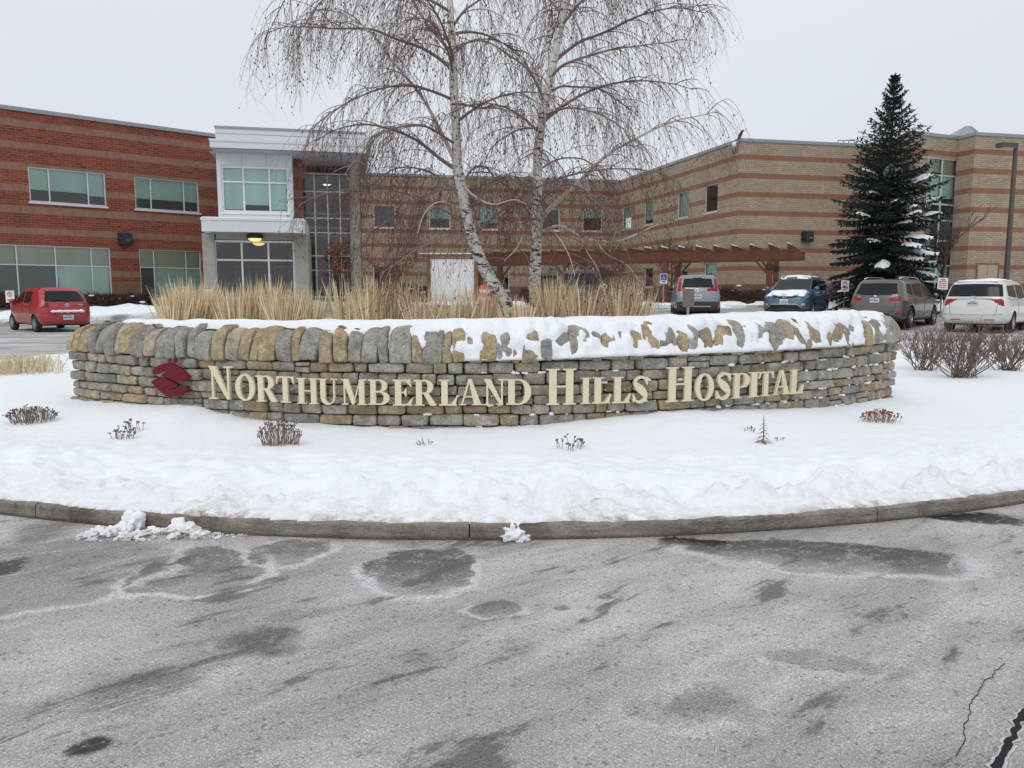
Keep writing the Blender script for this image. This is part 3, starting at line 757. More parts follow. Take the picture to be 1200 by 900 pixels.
# ------------------------------------------------------------------ lettering
def ell(cx, cy, rx, ry, a0=0, a1=360, n=28):
    return [(cx + rx * math.cos(R(a0 + (a1 - a0) * i / n)), cy + ry * math.sin(R(a0 + (a1 - a0) * i / n))) for i in range(n + (0 if abs(a1 - a0) == 360 else 1))]
def rect(x0, x1, y0, y1): return [(x0, y0), (x1, y0), (x1, y1), (x0, y1)]
SF = .055
def serif(x0, x1, y): 
    return [(x0, y), (x1, y), (x1, y + SF * .6), ((x0 + x1) / 2 + .0, y + SF), (x0, y + SF * .6)] if y < .5 else [(x0, y - SF * .6), ((x0 + x1) / 2, y - SF), (x1, y - SF * .6), (x1, y), (x0, y)]
def bowl(xl, xr, y0, y1, thk, thin=.05, flat=.35):
    ry = (y1 - y0) / 2; cy = (y0 + y1) / 2; xc = xl + (xr - xl) * flat
    o = [(xl, y0)] + ell(xc, cy, xr - xc, ry, -90, 90, 18) + [(xl, y1)]
    h = [(xl + .02, y0 + thin)] + ell(xc, cy, xr - xc - thk, ry - thin, -90, 90, 14) + [(xl + .02, y1 - thin)]
    return (o, [h])
def ribbon(P, Wd):
    Lf, Rt = [], []
    for i, p in enumerate(P):
        a = P[max(0, i - 1)]; b = P[min(len(P) - 1, i + 1)]; dx, dy = b[0] - a[0], b[1] - a[1]; l = math.hypot(dx, dy) or 1
        Lf.append((p[0] - dy / l * Wd[i], p[1] + dx / l * Wd[i])); Rt.append((p[0] + dy / l * Wd[i], p[1] - dx / l * Wd[i]))
    return Rt + Lf[::-1]
def glyph(c):
    if c == 'N': return [([(.02, 1), (.33, 1), (.88, .0), (.74, .0), (.14, .84)], []), (rect(.14, .22, .03, .86), []), (serif(0, .36, 0), []), (rect(.78, .86, .0, .97), []), (serif(.64, 1, 1), [])]
    if c == 'O': return [(ell(.5, .5, .5, .515), [ell(.5, .5, .24, .455)])]
    if c == 'R': return [(rect(.10, .36, .03, .97), []), (serif(0, .47, 0), []), (rect(.0, .4, 1 - SF, 1), []), bowl(.30, .86, .46, 1, .25), ([(.40, .50), (.64, .50), (1.0, .0), (.72, .0)], [])]
    if c == 'P': return [(rect(.12, .42, .03, .97), []), (serif(0, .54, 0), []), (rect(.0, .45, 1 - SF, 1), []), bowl(.34, 1.0, .42, 1, .29)]
    if c == 'T': return [(rect(.36, .64, .03, .97), []), (serif(.22, .78, 0), []), (rect(.02, .98, 1 - SF, 1), []), ([(0, .72), (.04, .72), (.16, .95), (.02, .97)], []), ([(1, .72), (.96, .72), (.84, .95), (.98, .97)], [])]
    if c == 'H': return [(rect(.09, .34, .03, .97), []), (rect(.66, .91, .03, .97), []), (serif(0, .43, 0), []), (serif(0, .43, 1), []), (serif(.57, 1, 0), []), (serif(.57, 1, 1), []), (rect(.3, .7, .485, .53), [])]
    if c == 'U':
        o = [(.10, 1), (.10, .3)] + ell(.475, .3, .375, .32, 180, 360, 18) + [(.85, 1), (.77, 1), (.77, .3)] + ell(.56, .27, .21, .22, 0, -180, 14) + [(.36, .3), (.36, 1)]
        return [(o, []), (serif(0, .46, 1), []), (serif(.64, 1, 1), [])]
    if c == 'M': return [(rect(.09, .15, .03, .97), []), (serif(0, .26, 0), []), ([(.04, 1), (.28, 1), (.56, .12), (.46, .0), (.42, .0)], []), ([(.44, .0), (.47, .0), (.80, 1), (.74, 1)], []), (rect(.70, .91, .03, .97), []), (serif(.62, 1, 0), []), (rect(.74, 1, 1 - SF * .8, 1), []), (rect(0, .1, 1 - SF * .8, 1), [])]
    if c == 'B': return [(rect(.10, .36, .03, .97), []), (rect(0, .4, 0, SF), []), (rect(0, .4, 1 - SF, 1), []), bowl(.30, .90, .50, 1, .25), bowl(.30, 1.0, 0, .54, .27)]
    if c == 'E': return [(rect(.10, .40, .03, .97), []), (rect(0, .94, 0, SF), []), (rect(0, .88, 1 - SF, 1), []), (rect(.36, .62, .485, .53), []), ([(.60, .36), (.66, .36), (.66, .66), (.60, .66), (.52, .52)], []), ([(.86, .03), (.98, .30), (.93, .30), (.66, .04)], []), ([(.82, .97), (.92, .73), (.87, .73), (.62, .96)], [])]
    if c == 'L': return [(rect(.12, .46, .03, .97), []), (serif(0, .60, 1), []), (rect(0, .95, 0, SF), []), ([(.88, .03), (1.0, .36), (.94, .36), (.62, .04)], [])]
    if c == 'A': return [([(.40, 1), (.54, 1), (.92, .03), (.63, .03)], []), ([(.40, 1), (.46, .93), (.17, .03), (.10, .03)], []), (serif(0, .30, 0), []), (serif(.54, 1, 0), []), (rect(.24, .70, .30, .345), [])]
    if c == 'D': return [(rect(.08, .34, .03, .97), []), (rect(0, .36, 0, SF), []), (rect(0, .36, 1 - SF, 1), []), bowl(.28, 1.0, 0, 1, .26, .05, .3)]
    if c == 'I': return [(rect(.22, .78, .03, .97), []), (serif(0, 1, 0), []), (serif(0, 1, 1), [])]
    if c == 'S':
        P = catmull([(.90, .76), (.80, .90), (.55, .975), (.27, .90), (.20, .74), (.36, .60), (.62, .45), (.80, .28), (.72, .10), (.45, .025), (.20, .10), (.07, .27)], 4)
        Wd = [.035 + .115 * math.exp(-((i / (len(P) - 1) - .53) / .17) ** 2) + .02 * math.exp(-((i / (len(P) - 1) - .5) / .5) ** 2) for i in range(len(P))]
        return [(ribbon(P, Wd), []), ([(.86, .97), (.93, .97), (.93, .66), (.88, .68), (.72, .90)], []), ([(.05, .03), (.12, .03), (.26, .12), (.10, .34), (.05, .34)], [])]
LET = [('N', 245.6, 274.4, 429, 467.5), ('O', 277, 300, 438.5, 469), ('R', 301, 326, 440, 470.5), ('T', 324.8, 346, 441, 471.5), ('H', 348.8, 373.8, 443, 473), ('U', 374, 396.7, 443.5, 473.5),
       ('M', 400.8, 430.4, 444, 474), ('B', 432, 457, 444.5, 474), ('E', 460.8, 485, 444.8, 475), ('R', 485, 512, 445, 475), ('L', 514.6, 536.7, 445, 475), ('A', 537.5, 566, 444, 474.5), ('N', 566, 593, 444, 474.5), ('D', 593, 622.5, 444, 474),
       ('H', 640, 674.6, 432, 474), ('I', 680, 692, 442.5, 473), ('L', 693.5, 715.6, 442, 472.5), ('L', 716.7, 738.5, 441.5, 472), ('S', 739.6, 759.4, 441, 471.5),
       ('H', 780, 812, 430, 470.3), ('O', 813.5, 835.4, 438, 469), ('S', 837.5, 856, 436.8, 467.5), ('P', 856.7, 877, 437, 466.2), ('I', 876, 888.5, 436, 465), ('T', 887.5, 905, 435.5, 463.8), ('A', 905, 925, 433.5, 462), ('L', 924, 940.6, 433, 461)]
def wall_hit(px, py, v=.06):
    d = ray(px, py); dx, dy = d[0], d[1]; r = WR + v
    a = dx * dx + dy * dy; b = -2 * (dx * WX + dy * WY); c = WX * WX + WY * WY - r * r
    t = (-b - math.sqrt(b * b - 4 * a * c)) / (2 * a); X, Y = dx * t, dy * t
    return (math.atan2(X - WX, WY - Y) - PH0) * WR, CAMZ + d[2] * t
def place(s0, z0, w, h, v0):
    sm_ = s0 + w / 2; c = s2(sm_, v0, 0); e = .01; t = (s2(sm_ + e, v0, 0) - s2(sm_ - e, v0, 0)).normalized(); nn = Vector((t.y, -t.x, 0))
    return lambda x, y, z: c + t * ((x - .5) * w) + nn * z + Vector((0, 0, z0 + y * h))
for (c, xa, xb, yt, yb) in LET:
    s0, _ = wall_hit(xa, (yt + yb) / 2); s1, _ = wall_hit(xb, (yt + yb) / 2); xm = (xa + xb) / 2
    _, z0 = wall_hit(xm, yb); _, z1 = wall_hit(xm, yt)
    m = MB(); f = place(s0, z0, s1 - s0, z1 - z0, .052)
    for i, (poly, holes) in enumerate(glyph(c)):
        m.prism(poly, 0, .030 + i * .0007, holes, f)
    for hx in (.25, .75): m.tube([f(hx, .5, -.05), f(hx, .5, .002)], .006, 5)
    wb(m, 'letter', M['letter'])
# crimson emblem: two leaf-like hands
UP = [(262, 310), (300, 260), (370, 205), (450, 172), (540, 165), (590, 190), (650, 215), (720, 275), (780, 335), (800, 355), (770, 385), (700, 425), (640, 440), (580, 430), (500, 392), (440, 365), (392, 345), (430, 312), (474, 290), (420, 290), (370, 320), (330, 338), (285, 338)]
LO = [(232, 458), (290, 415), (350, 388), (420, 380), (480, 405), (560, 440), (610, 470), (612, 500), (570, 522), (508, 533), (600, 538), (660, 520), (710, 485), (755, 478), (768, 510), (740, 550), (680, 600), (600, 640), (520, 655), (450, 645), (370, 590), (300, 520)]
s0, zt = wall_hit(160, 410); s1, _ = wall_hit(260, 440); _, zb = wall_hit(210, 480)
f = place(s0, zb, s1 - s0, zt - zb, .055)
em = MB()
for P in (UP, LO): em.prism([(x / 1200, 1 - y / 840) for x, y in P][::-1], 0, .03, (), f)
e_ = wb(em, 'emblem', M['crimson'])
em = MB(); em.prism([((x) / 1200, 1 - y / 840) for x, y in [(540, 100), (575, 100), (566, 168), (548, 168)]][::-1], -.03, .012, (), f); em.build('bracket', M['rust'], e_, off=wall_c)
# ------------------------------------------------------------------ the hospital buildings
class Frame:
    """a wall plane: origin at the foot of the wall, x along the wall, y into the building"""
    def __init__(s, P, ang): s.P = Vector((P[0], P[1], 0)); s.a = ang; s.u = Vector((math.cos(ang), math.sin(ang), 0)); s.n = Vector((-math.sin(ang), math.cos(ang), 0))
    def hit(s, px, py, y=0.0):
        d = Vector(ray(px, py)); o = s.P + s.n * y; C = Vector((0, 0, CAMZ))
        t = (o - C).dot(s.n) / d.dot(s.n); q = C + d * t
        return (q - s.P).dot(s.u), q.z
    def x(s, px, py, y=0.0): return s.hit(px, py, y)[0]
    def w(s, x, y, z): return s.P + s.u * x + s.n * y + Vector((0, 0, z))
def fbuild(m, name, mat, root, fr, **k):
    o = fr.P - Vector(root.location); return m.build(name, mat, root, loc=o, rot=fr.a, **k)
def wallmesh(x0, x1, z0, z1, holes, thick=.3):
    m = MB(); X = sorted({x0, x1} | {h[0] for h in holes} | {h[1] for h in holes}); Z = sorted({z0, z1} | {h[2] for h in holes} | {h[3] for h in holes})
    X = [x for x in X if x0 <= x <= x1]; Z = [z for z in Z if z0 <= z <= z1]
    for a, b in zip(X[:-1], X[1:]):
        for c, d in zip(Z[:-1], Z[1:]):
            mx, mz = (a + b) / 2, (c + d) / 2
            if any(h[0] < mx < h[1] and h[2] < mz < h[3] for h in holes): continue
            m.quad((a, 0, c), (b, 0, c), (b, 0, d), (a, 0, d))
    for (a, b, c, d) in holes:
        m.quad((a, 0, c), (a, thick, c), (a, thick, d), (a, 0, d)); m.quad((b, 0, c), (b, 0, d), (b, thick, d), (b, thick, c))
        m.quad((a, 0, d), (a, thick, d), (b, thick, d), (b, 0, d)); m.quad((a, 0, c), (b, 0, c), (b, thick, c), (a, thick, c))
    return m
def window(root, fr, x0, x1, z0, z1, vx=(), hz=(), cells=None, y=.10, gl='glass', fm='alu', fw=.06, sill=True):
    """frame with mullions at fractions vx, transoms at fractions hz (from the bottom); cells: (col,row,kind,cover from the top)"""
    m = MB(); d0, d1 = y - .03, y + .05
    m.box(x0, x1, d0, d1, z0, z0 + fw); m.box(x0, x1, d0, d1, z1 - fw, z1); m.box(x0, x0 + fw, d0, d1, z0 + fw, z1 - fw); m.box(x1 - fw, x1, d0, d1, z0 + fw, z1 - fw)
    vs = [x0] + [lerp(x0, x1, v) for v in vx] + [x1]; hs = [z0] + [lerp(z0, z1, h) for h in hz] + [z1]
    for v in vs[1:-1]: m.box(v - fw * .45, v + fw * .45, d0 + .004, d1, z0 + fw, z1 - fw)
    for h in hs[1:-1]: m.box(x0 + fw, x1 - fw, d0 + .008, d1 - .004, h - fw * .4, h + fw * .4)
    if sill: m.box(x0 - .06, x1 + .06, -.05, y - .04, z0 - .09, z0 - .004)
    w = fbuild(m, 'window', M[fm], root, fr)
    p = MB(); p.quad((x0 + .02, y + .012, z0 + .02), (x1 - .02, y + .012, z0 + .02), (x1 - .02, y + .012, z1 - .02), (x0 + .02, y + .012, z1 - .02)); p.build('pane', M[gl], w)
    by = {}
    for (c, r, kind, cover) in (cells or []):
        a, b, e, f = vs[c] + .015, vs[c + 1] - .015, hs[r], hs[r + 1]
        by.setdefault(kind, MB()).box(a, b, y + .11, y + .125, f - (f - e) * cover, f)
    for k, mm in by.items(): mm.build('blind', M[k], w)
    return w
def pxwin(fr, xa, xb, ya, yb, y=0.0):
    xm = (xa + xb) / 2
    return (fr.x(xa, (ya + yb) / 2, y), fr.x(xb, (ya + yb) / 2, y), fr.hit(xm, yb, y)[1], fr.hit(xm, ya, y)[1])
ROOF = 10.0; G0 = .4
# --- red brick wing
A0 = onz(0, 124, ROOF); A1 = onz(250, 158, ROOF)
fa = Frame(A0, math.atan2(A1.y - A0.y, A1.x - A0.x))
red = thing('brick_wing', 'red brick two storey hospital wing with tan bands and wide blinds', 'building', fa.w(-2, 0, 0))
hol = [pxwin(fa, 34, 124, 199, 239), pxwin(fa, 158, 233, 208, 246), pxwin(fa, -58, 130.5, 287, 350), pxwin(fa, 164.3, 236.5, 295, 350)]
hol[1] = (hol[1][0], hol[1][1], hol[0][2], hol[0][3]); hol[3] = (hol[3][0], hol[3][1], hol[2][2], hol[2][3])
x1w = fa.x(262, 158)
fbuild(wallmesh(-14, x1w, G0, ROOF - .12, hol), 'wall', M['red_brick'], red, fa)
b = MB(); b.box(-14, x1w, -.06, .4, ROOF - .12, ROOF + .06); fbuild(b, 'roof_coping', M['grey_metal'], red, fa)
b = MB(); b.box(-14, x1w, .4, 14, ROOF - .5, ROOF - .3); fbuild(b, 'roof', M['roofmetal'], red, fa)
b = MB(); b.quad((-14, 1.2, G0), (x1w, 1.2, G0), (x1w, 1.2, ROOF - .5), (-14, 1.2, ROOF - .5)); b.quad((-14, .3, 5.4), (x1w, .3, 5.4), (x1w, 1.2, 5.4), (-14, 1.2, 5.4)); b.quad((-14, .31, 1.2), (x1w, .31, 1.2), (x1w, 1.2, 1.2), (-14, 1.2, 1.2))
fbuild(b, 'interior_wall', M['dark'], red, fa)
for xx in (x1w, -14):
    b = MB(); b.quad((xx, .31, G0), (xx, 14, G0), (xx, 14, ROOF - .12), (xx, .31, ROOF - .12)); fbuild(b, 'side_wall', M['red_brick'], red, fa)
window(red, fa, *hol[0], (.255, .76), (), [(0, 0, 'blind', .64), (1, 0, 'blind', .64), (2, 0, 'blind', .70)])
window(red, fa, *hol[1], (.245, .76), (), [(0, 0, 'blind', .66), (1, 0, 'blind', .66), (2, 0, 'blind', .66)])
L1 = hol[2]; fx = [(fa.x(p, 320) - L1[0]) / (L1[1] - L1[0]) for p in (-20, 21, 66.5, 108.5)]
window(red, fa, *L1, fx, (.63,), [(i, 1, 'beige', 1) for i in range(5)] + [(i, 0, 'shade', 1) for i in range(3)] + [(3, 0, 'blind', 1), (4, 0, 'blind', 1)])
L2 = hol[3]; fx = [(fa.x(p, 320) - L2[0]) / (L2[1] - L2[0]) for p in (181.5, 219)]
window(red, fa, *L2, fx, (.63,), [(i, 1, 'beige', 1) for i in range(3)] + [(0, 0, 'shade', 1), (1, 0, 'blind', 1), (2, 0, 'blind', .9)])
def wall_lamp(fr, px, py, root, label, s=.30, yo=-.02):
    x, z = fr.hit(px, py); t = thing('wall_light', label, 'wall light', fr.w(x, 0, z), fr.a)
    m = MB(); m.box(-s, s, -.30, yo, -s * .95, s * .95); m.box(-s * .8, s * .8, -.34, -.30, -s * .8, s * .75); m.build('housing', M['black'], t)
    m = MB(); m.box(-.02, s * .62, -.352, -.34, -s * .35, -s * .1); m.build('lens', M['shade'], t)
wall_lamp(fa, 145.5, 280, red, 'square black floodlight on the red brick wall between window rows')
for k, (px, py, hh) in enumerate([(100, 137, .5), (268, 149, .5)]):
    x, _ = fa.hit(px, py, .6)
# --- entrance tower
T0 = at(256, 250, 36.6); ft = Frame(T0, R(12.2))
tow = thing('entrance_tower', 'white panelled entrance block with flat overhanging roof, canopy and glass stair', 'building', ft.w(0, 0, 0))
px0, px1 = 0.0, ft.x(343.5, 230)
wz1 = ft.hit(300, 180)[1]; wz0 = ft.hit(300, 262)[1]
wt = pxwin(ft, 259.5, 338.5, 195, 249)
fbuild(wallmesh(px0, px1, wz0, wz1, [wt]), 'wall', M['white_metal'], tow, ft)
for xx in (px0, px1):
    b = MB(); b.quad((xx, 0, wz0), (xx, 5, wz0), (xx, 5, wz1), (xx, 0, wz1)); fbuild(b, 'side_wall', M['white_metal'], tow, ft)
for xx in (.33, .66):
    b = MB(); X = lerp(px0, px1, xx); b.box(X - .008, X + .008, -.004, .01, wt[3] + .06, wz1); fbuild(b, 'panel_joint', M['grey_metal'], tow, ft)
window(tow, ft, *wt, (.325, .71), (.66,), [(i, 1, 'blind', 1) for i in range(3)] + [(0, 0, 'blind', .9), (1, 0, 'blind', .74), (2, 0, 'blind', .9)], fw=.09, fm='white')
b = MB(); b.quad((px0, .9, wz0), (px1, .9, wz0), (px1, .9, wz1), (px0, .9, wz1)); fbuild(b, 'interior_wall', M['dark'], tow, ft)
YO = -1.25
fx0, fz1 = ft.hit(245.5, 162.5, YO); fx1, _ = ft.hit(433, 180, YO); fz0 = ft.hit(245.5, 172.5, YO)[1]
b = MB(); b.box(fx0, fx1, YO, 7, fz0, fz1); b.box(fx0 - .03, fx1 + .03, YO - .03, 7, fz1 - .09, fz1 + .01); fbuild(b, 'roof_fascia', M['white_metal'], tow, ft)
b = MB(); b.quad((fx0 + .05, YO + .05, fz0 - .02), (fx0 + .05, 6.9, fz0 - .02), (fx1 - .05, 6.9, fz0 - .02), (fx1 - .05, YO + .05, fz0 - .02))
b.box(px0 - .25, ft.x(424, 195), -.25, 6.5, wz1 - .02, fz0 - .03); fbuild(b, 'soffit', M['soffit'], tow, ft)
ux0, uz1 = ft.hit(252, 148.5, YO + .5); ux1 = ft.x(428, 160, YO + .5)
b = MB(); b.box(ux0, ux1, YO + .5, 6.6, fz1 + .01, uz1 - .05); fbuild(b, 'parapet', M['white_metal'], tow, ft)
b = MB(); b.box(ux0 - .03, ux1 + .03, YO + .46, 6.64, uz1 - .05, uz1 + .05); b.box(ux0 + .01, ux1 - .01, YO + .485, YO + .5, lerp(fz1, uz1, .55), lerp(fz1, uz1, .57)); fbuild(b, 'parapet_cap', M['grey_metal'], tow, ft)
# canopy and vestibule
YC = -3.0
cx0, cz1 = ft.hit(235.5, 255, YC); cx1, _ = ft.hit(357, 258, YC); cz0 = ft.hit(235.5, 271, YC)[1]
b = MB(); b.box(cx0, cx1, YC, 3.0, cz0, cz1); b.box(cx0 - .03, cx1 + .03, YC - .03, 3.0, cz1 - .09, cz1 + .012)
for xx in (.36, .72): b.box(lerp(cx0, cx1, xx) - .01, lerp(cx0, cx1, xx) + .01, YC - .004, YC, cz0, cz1 - .09)
can = fbuild(b, 'canopy', M['white_metal'], tow, ft)
b = MB(); b.box(cx0 + .02, cx1 - .02, YC + .02, 2.6, cz1 + .013, cz1 + .05); b.build('snow', M['snow'], can)
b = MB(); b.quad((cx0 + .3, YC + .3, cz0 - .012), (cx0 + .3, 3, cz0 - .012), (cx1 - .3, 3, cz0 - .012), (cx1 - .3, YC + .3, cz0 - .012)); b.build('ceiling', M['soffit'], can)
YV = -2.0; gz = .75
def colm(xa, xb, y, z0, z1, d=.5):
    a, c = ft.x(xa, 310, y), ft.x(xb, 310, y); b = MB(); b.box(a, c, y, y + d, z0, z1); fbuild(b, 'column', M['concrete'], tow, ft)
vz = cz0 - .012
bz = ft.hit(300, 281, YV)[1]
colm(238, 252.5, YV, gz, vz); colm(345.5, 361.5, YV, gz, vz)
b = MB(); b.box(ft.x(252.6, 280, YV), ft.x(345.4, 280, YV), YV + .04, YV + .4, bz, vz); fbuild(b, 'lintel_beam', M['concrete'], tow, ft)
g0 = pxwin(ft, 251.8, 346, 282, 349, YV + .12)
w = window(tow, ft, g0[0], g0[1], gz + .02, g0[3], (.34, .67), ((ft.hit(300, 349, YV)[1] - gz) / (g0[3] - gz), (ft.hit(300, 305, YV)[1] - gz) / (g0[3] - gz)), [], y=YV + .12, gl='glass_dark', fw=.09, sill=False)
vx0, vx1 = ft.x(239, 310, YV), ft.x(361, 310, YV)
for xx in (vx0, vx1):
    b = MB(); b.quad((xx, YV + .5, gz), (xx, 4.5, gz), (xx, 4.5, vz), (xx, YV + .5, vz)); fbuild(b, 'side_wall', M['concrete'], tow, ft)
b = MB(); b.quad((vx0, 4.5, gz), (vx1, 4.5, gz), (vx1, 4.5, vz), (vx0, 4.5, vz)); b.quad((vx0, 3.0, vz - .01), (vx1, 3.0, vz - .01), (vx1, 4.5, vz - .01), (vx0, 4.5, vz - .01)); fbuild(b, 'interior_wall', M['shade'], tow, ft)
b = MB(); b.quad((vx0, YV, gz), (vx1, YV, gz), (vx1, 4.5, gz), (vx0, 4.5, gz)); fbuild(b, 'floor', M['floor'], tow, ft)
# inner doors with pale frames
b = MB()
for a, c in ((.10, .42), (.55, .90)):
    xa, xb = lerp(vx0, vx1, a), lerp(vx0, vx1, c)
    b.box(xa, xb, 4.30, 4.40, gz + 2.2, gz + 2.32); b.box(xa, xa + .1, 4.30, 4.40, gz, gz + 2.2); b.box(xb - .1, xb, 4.30, 4.40, gz, gz + 2.2); b.box((xa + xb) / 2 - .05, (xa + xb) / 2 + .05, 4.30, 4.40, gz, gz + 2.2)
b.box(vx0 + .1, vx1 - .1, 4.31, 4.39, gz + 2.6, gz + 2.68)
fbuild(b, 'inner_door_frame', M['soffit'], tow, ft)
for px, py, y in ((298.5, 272.6, YC + .7), (300.5, 283.5, -.9), (303.5, 291.5, .9)):
    x, _ = ft.hit(px, py, y); t = thing('ceiling_lamp', {272.6: 'round dark ceiling lamp glowing warm, outside under the canopy edge', 283.5: 'warm round ceiling lamp just behind the vestibule glass', 291.5: 'warm round ceiling lamp deepest inside the vestibule'}[py], 'ceiling lamp', ft.w(x, y, vz - .02), group='ceiling lamps under the entrance canopy')
    m = MB(); m.lathe([(.02, .0), (.34, -.02), (.36, -.14), (.30, -.20)], (0, 0, 0), (0, 0, 1), 20); m.build('housing', M['black'], t, smooth=True, sharp=40)
    m = MB(); m.lathe([(.29, -.20), (.24, -.26), (.12, -.31), (.0, -.32)], (0, 0, 0), (0, 0, 1), 20); m.build('diffuser', M['lamp'], t, smooth=True)
# dark brick return and curtain wall
YG = 2.4
x0g, x1g = ft.x(352, 260, YG), ft.x(411.5, 260, YG); z1g = ft.hit(380, 203, YG)[1]
bx0, bx1 = px1 + .02, ft.x(354.5, 230, .9)
b = MB(); b.box(bx0, bx1, .9, 3.2, cz1 - 1, wz1 - .03); fbuild(b, 'brick_return', M['red_brick'], tow, ft)
vxs = [(ft.x(p, 260, YG) - x0g) / (x1g - x0g) for p in (356, 369.5, 384.5, 399)]
zz = lambda p: (ft.hit(390, p, YG)[1] - gz) / (z1g - gz)
window(tow, ft, x0g, x1g, gz, z1g, vxs, [zz(p) for p in (348, 317, 300, 273, 256, 225)], [], y=YG, gl='glass_dark', fw=.07, sill=False)
b = MB(); b.quad((x0g, YG + 4, gz), (x1g + .6, YG + 4, gz), (x1g + .6, YG + 4, z1g + .5), (x0g, YG + 4, z1g + .5)); b.quad((x0g, YG + .1, gz), (x0g, YG + 4, gz), (x0g, YG + 4, z1g), (x0g, YG + .1, z1g)); b.quad((x1g, YG + .1, gz), (x1g, YG + 4, gz), (x1g, YG + 4, z1g + .5), (x1g, YG + .1, z1g + .5))
fbuild(b, 'interior_wall', M['dark'], tow, ft)
b = MB()
for zf in (4.6, 5.0): b.box(x0g + .1, x1g - .1, YG + .5, YG + 3.9, zf - .12, zf)
b.box(x0g + .1, x1g - .1, YG + .3, YG + .36, 5.6, 5.7)
fbuild(b, 'stair_landing', M['concrete'], tow, ft)
x, z = ft.hit(383, 216, YG + 1); t = thing('stair_light', 'small white ceiling light seen through the tall glass stair wall', 'ceiling light', ft.w(x, YG + 1, z))
m = MB(); m.lathe([(.02, .04), (.20, .03), (.22, -.02)], (0, 0, 0), (0, 0, 1), 16); m.build('housing', M['white'], t); m = MB(); m.lathe([(.2, -.02), (.12, -.05), (0, -.06)], (0, 0, 0), (0, 0, 1), 16); m.build('diffuser', M['lamp_white'], t)
xc, _ = ft.hit(416.5, 280, 1.3); b = MB(); b.lathe([(.27, gz), (.27, fz0 - .03)], (xc, 1.3, 0), (0, 0, 1), 24); fbuild(b, 'round_column', M['concrete'], tow, ft, smooth=True)
# --- buff brick wing: back wall, receding wall, front wall, bay
Bc = onz(868, 163, ROOF); B0 = onz(420, 203, ROOF); B1 = onz(727, 212, ROOF); B2 = onz(1020, 170, ROOF)
fb = Frame(B0, math.atan2(B1.y - B0.y, B1.x - B0.x)); fr_ = Frame(B1, math.atan2(Bc.y - B1.y, Bc.x - B1.x)); ff = Frame(Bc, math.atan2(B2.y - Bc.y, B2.x - Bc.x))
buff = thing('buff_wing', 'long buff brick two storey wing with thin red brown bands', 'building', (*Bc[:2], 0))
Lb = (B1 - B0).length; Lr = (Bc - B1).length; LF = 13.0
def wins(fr, specs):
    out = []
    for (xa, xb, ya, yb, cells, gl) in specs: out.append((pxwin(fr, xa, xb, ya, yb), cells, gl))
    return out
C1 = lambda c: [(0, 0, 'blind', c)]
Wb = wins(fb, [(437.5, 463.6, 240, 267.6, [(0, 0, 'shade', 1)], 0), (503, 528, 241, 269, [(0, 0, 'blind', .55)], 0), (562, 584, 243, 269, [(0, 0, 'blind', .7)], 0), (635, 656, 245, 269, [], 0), (683, 706, 245, 270, [(0, 0, 'blind', .4)], 0),
              (437.5, 463.6, 312, 340, [], 0), (575, 597, 312, 341, [(0, 0, 'beige', .45)], 0), (633, 654, 312, 341, [(0, 0, 'beige', .35)], 0), (690, 708, 314, 340, [], 0)])
Wr = wins(fr_, [(729, 740, 242, 269, C1(.5), 0), (754.5, 765.5, 236, 262, C1(.8), 0), (793.5, 807, 224, 254.5, C1(1), 0), (825.5, 841, 214, 249.5, [], 0), (754.5, 765, 317, 335, [], 0), (792.5, 805.5, 307.5, 336, C1(.3), 0), (824.5, 839.5, 307.5, 336, C1(.9), 0)])
for grp in (Wb, Wr):
    for lvl in (0, 1):
        sel = [i for i, w in enumerate(grp) if (w[0][2] > 4) == (lvl == 1)]
        za = sum(grp[i][0][2] for i in sel) / len(sel); zb = sum(grp[i][0][3] for i in sel) / len(sel)
        for i in sel: grp[i] = ((grp[i][0][0], grp[i][0][1], za, zb),) + grp[i][1:]
for fr, L, ws, x0 in ((fb, Lb, Wb, -6), (fr_, Lr, Wr, 0)):
    fbuild(wallmesh(x0, L, G0, ROOF - .12, [w[0] for w in ws]), 'wall', M['buff_brick'], buff, fr)
    b = MB(); b.box(x0, L, -.05, .4, ROOF - .12, ROOF + .05); fbuild(b, 'roof_coping', M['grey_metal'], buff, fr)
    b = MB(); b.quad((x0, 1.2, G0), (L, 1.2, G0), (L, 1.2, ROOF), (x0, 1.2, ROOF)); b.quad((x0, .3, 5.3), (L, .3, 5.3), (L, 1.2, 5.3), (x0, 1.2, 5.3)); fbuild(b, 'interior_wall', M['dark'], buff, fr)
    for (w, cells, _) in ws: window(buff, fr, *w, (), (), cells, fw=.07)
fbuild(wallmesh(0, LF, G0, ROOF - .12, []), 'wall', M['buff_brick'], buff, ff)
b = MB(); b.box(-.03, LF, -.05, .4, ROOF - .12, ROOF + .05); fbuild(b, 'roof_coping', M['grey_metal'], buff, ff)
b = MB(); b.quad((.3, .3, ROOF - .4), (LF + 20, .3, ROOF - .4), (LF + 20, 18, ROOF - .4), (.3, 18, ROOF - .4)); fbuild(b, 'roof', M['roofmetal'], buff, ff)
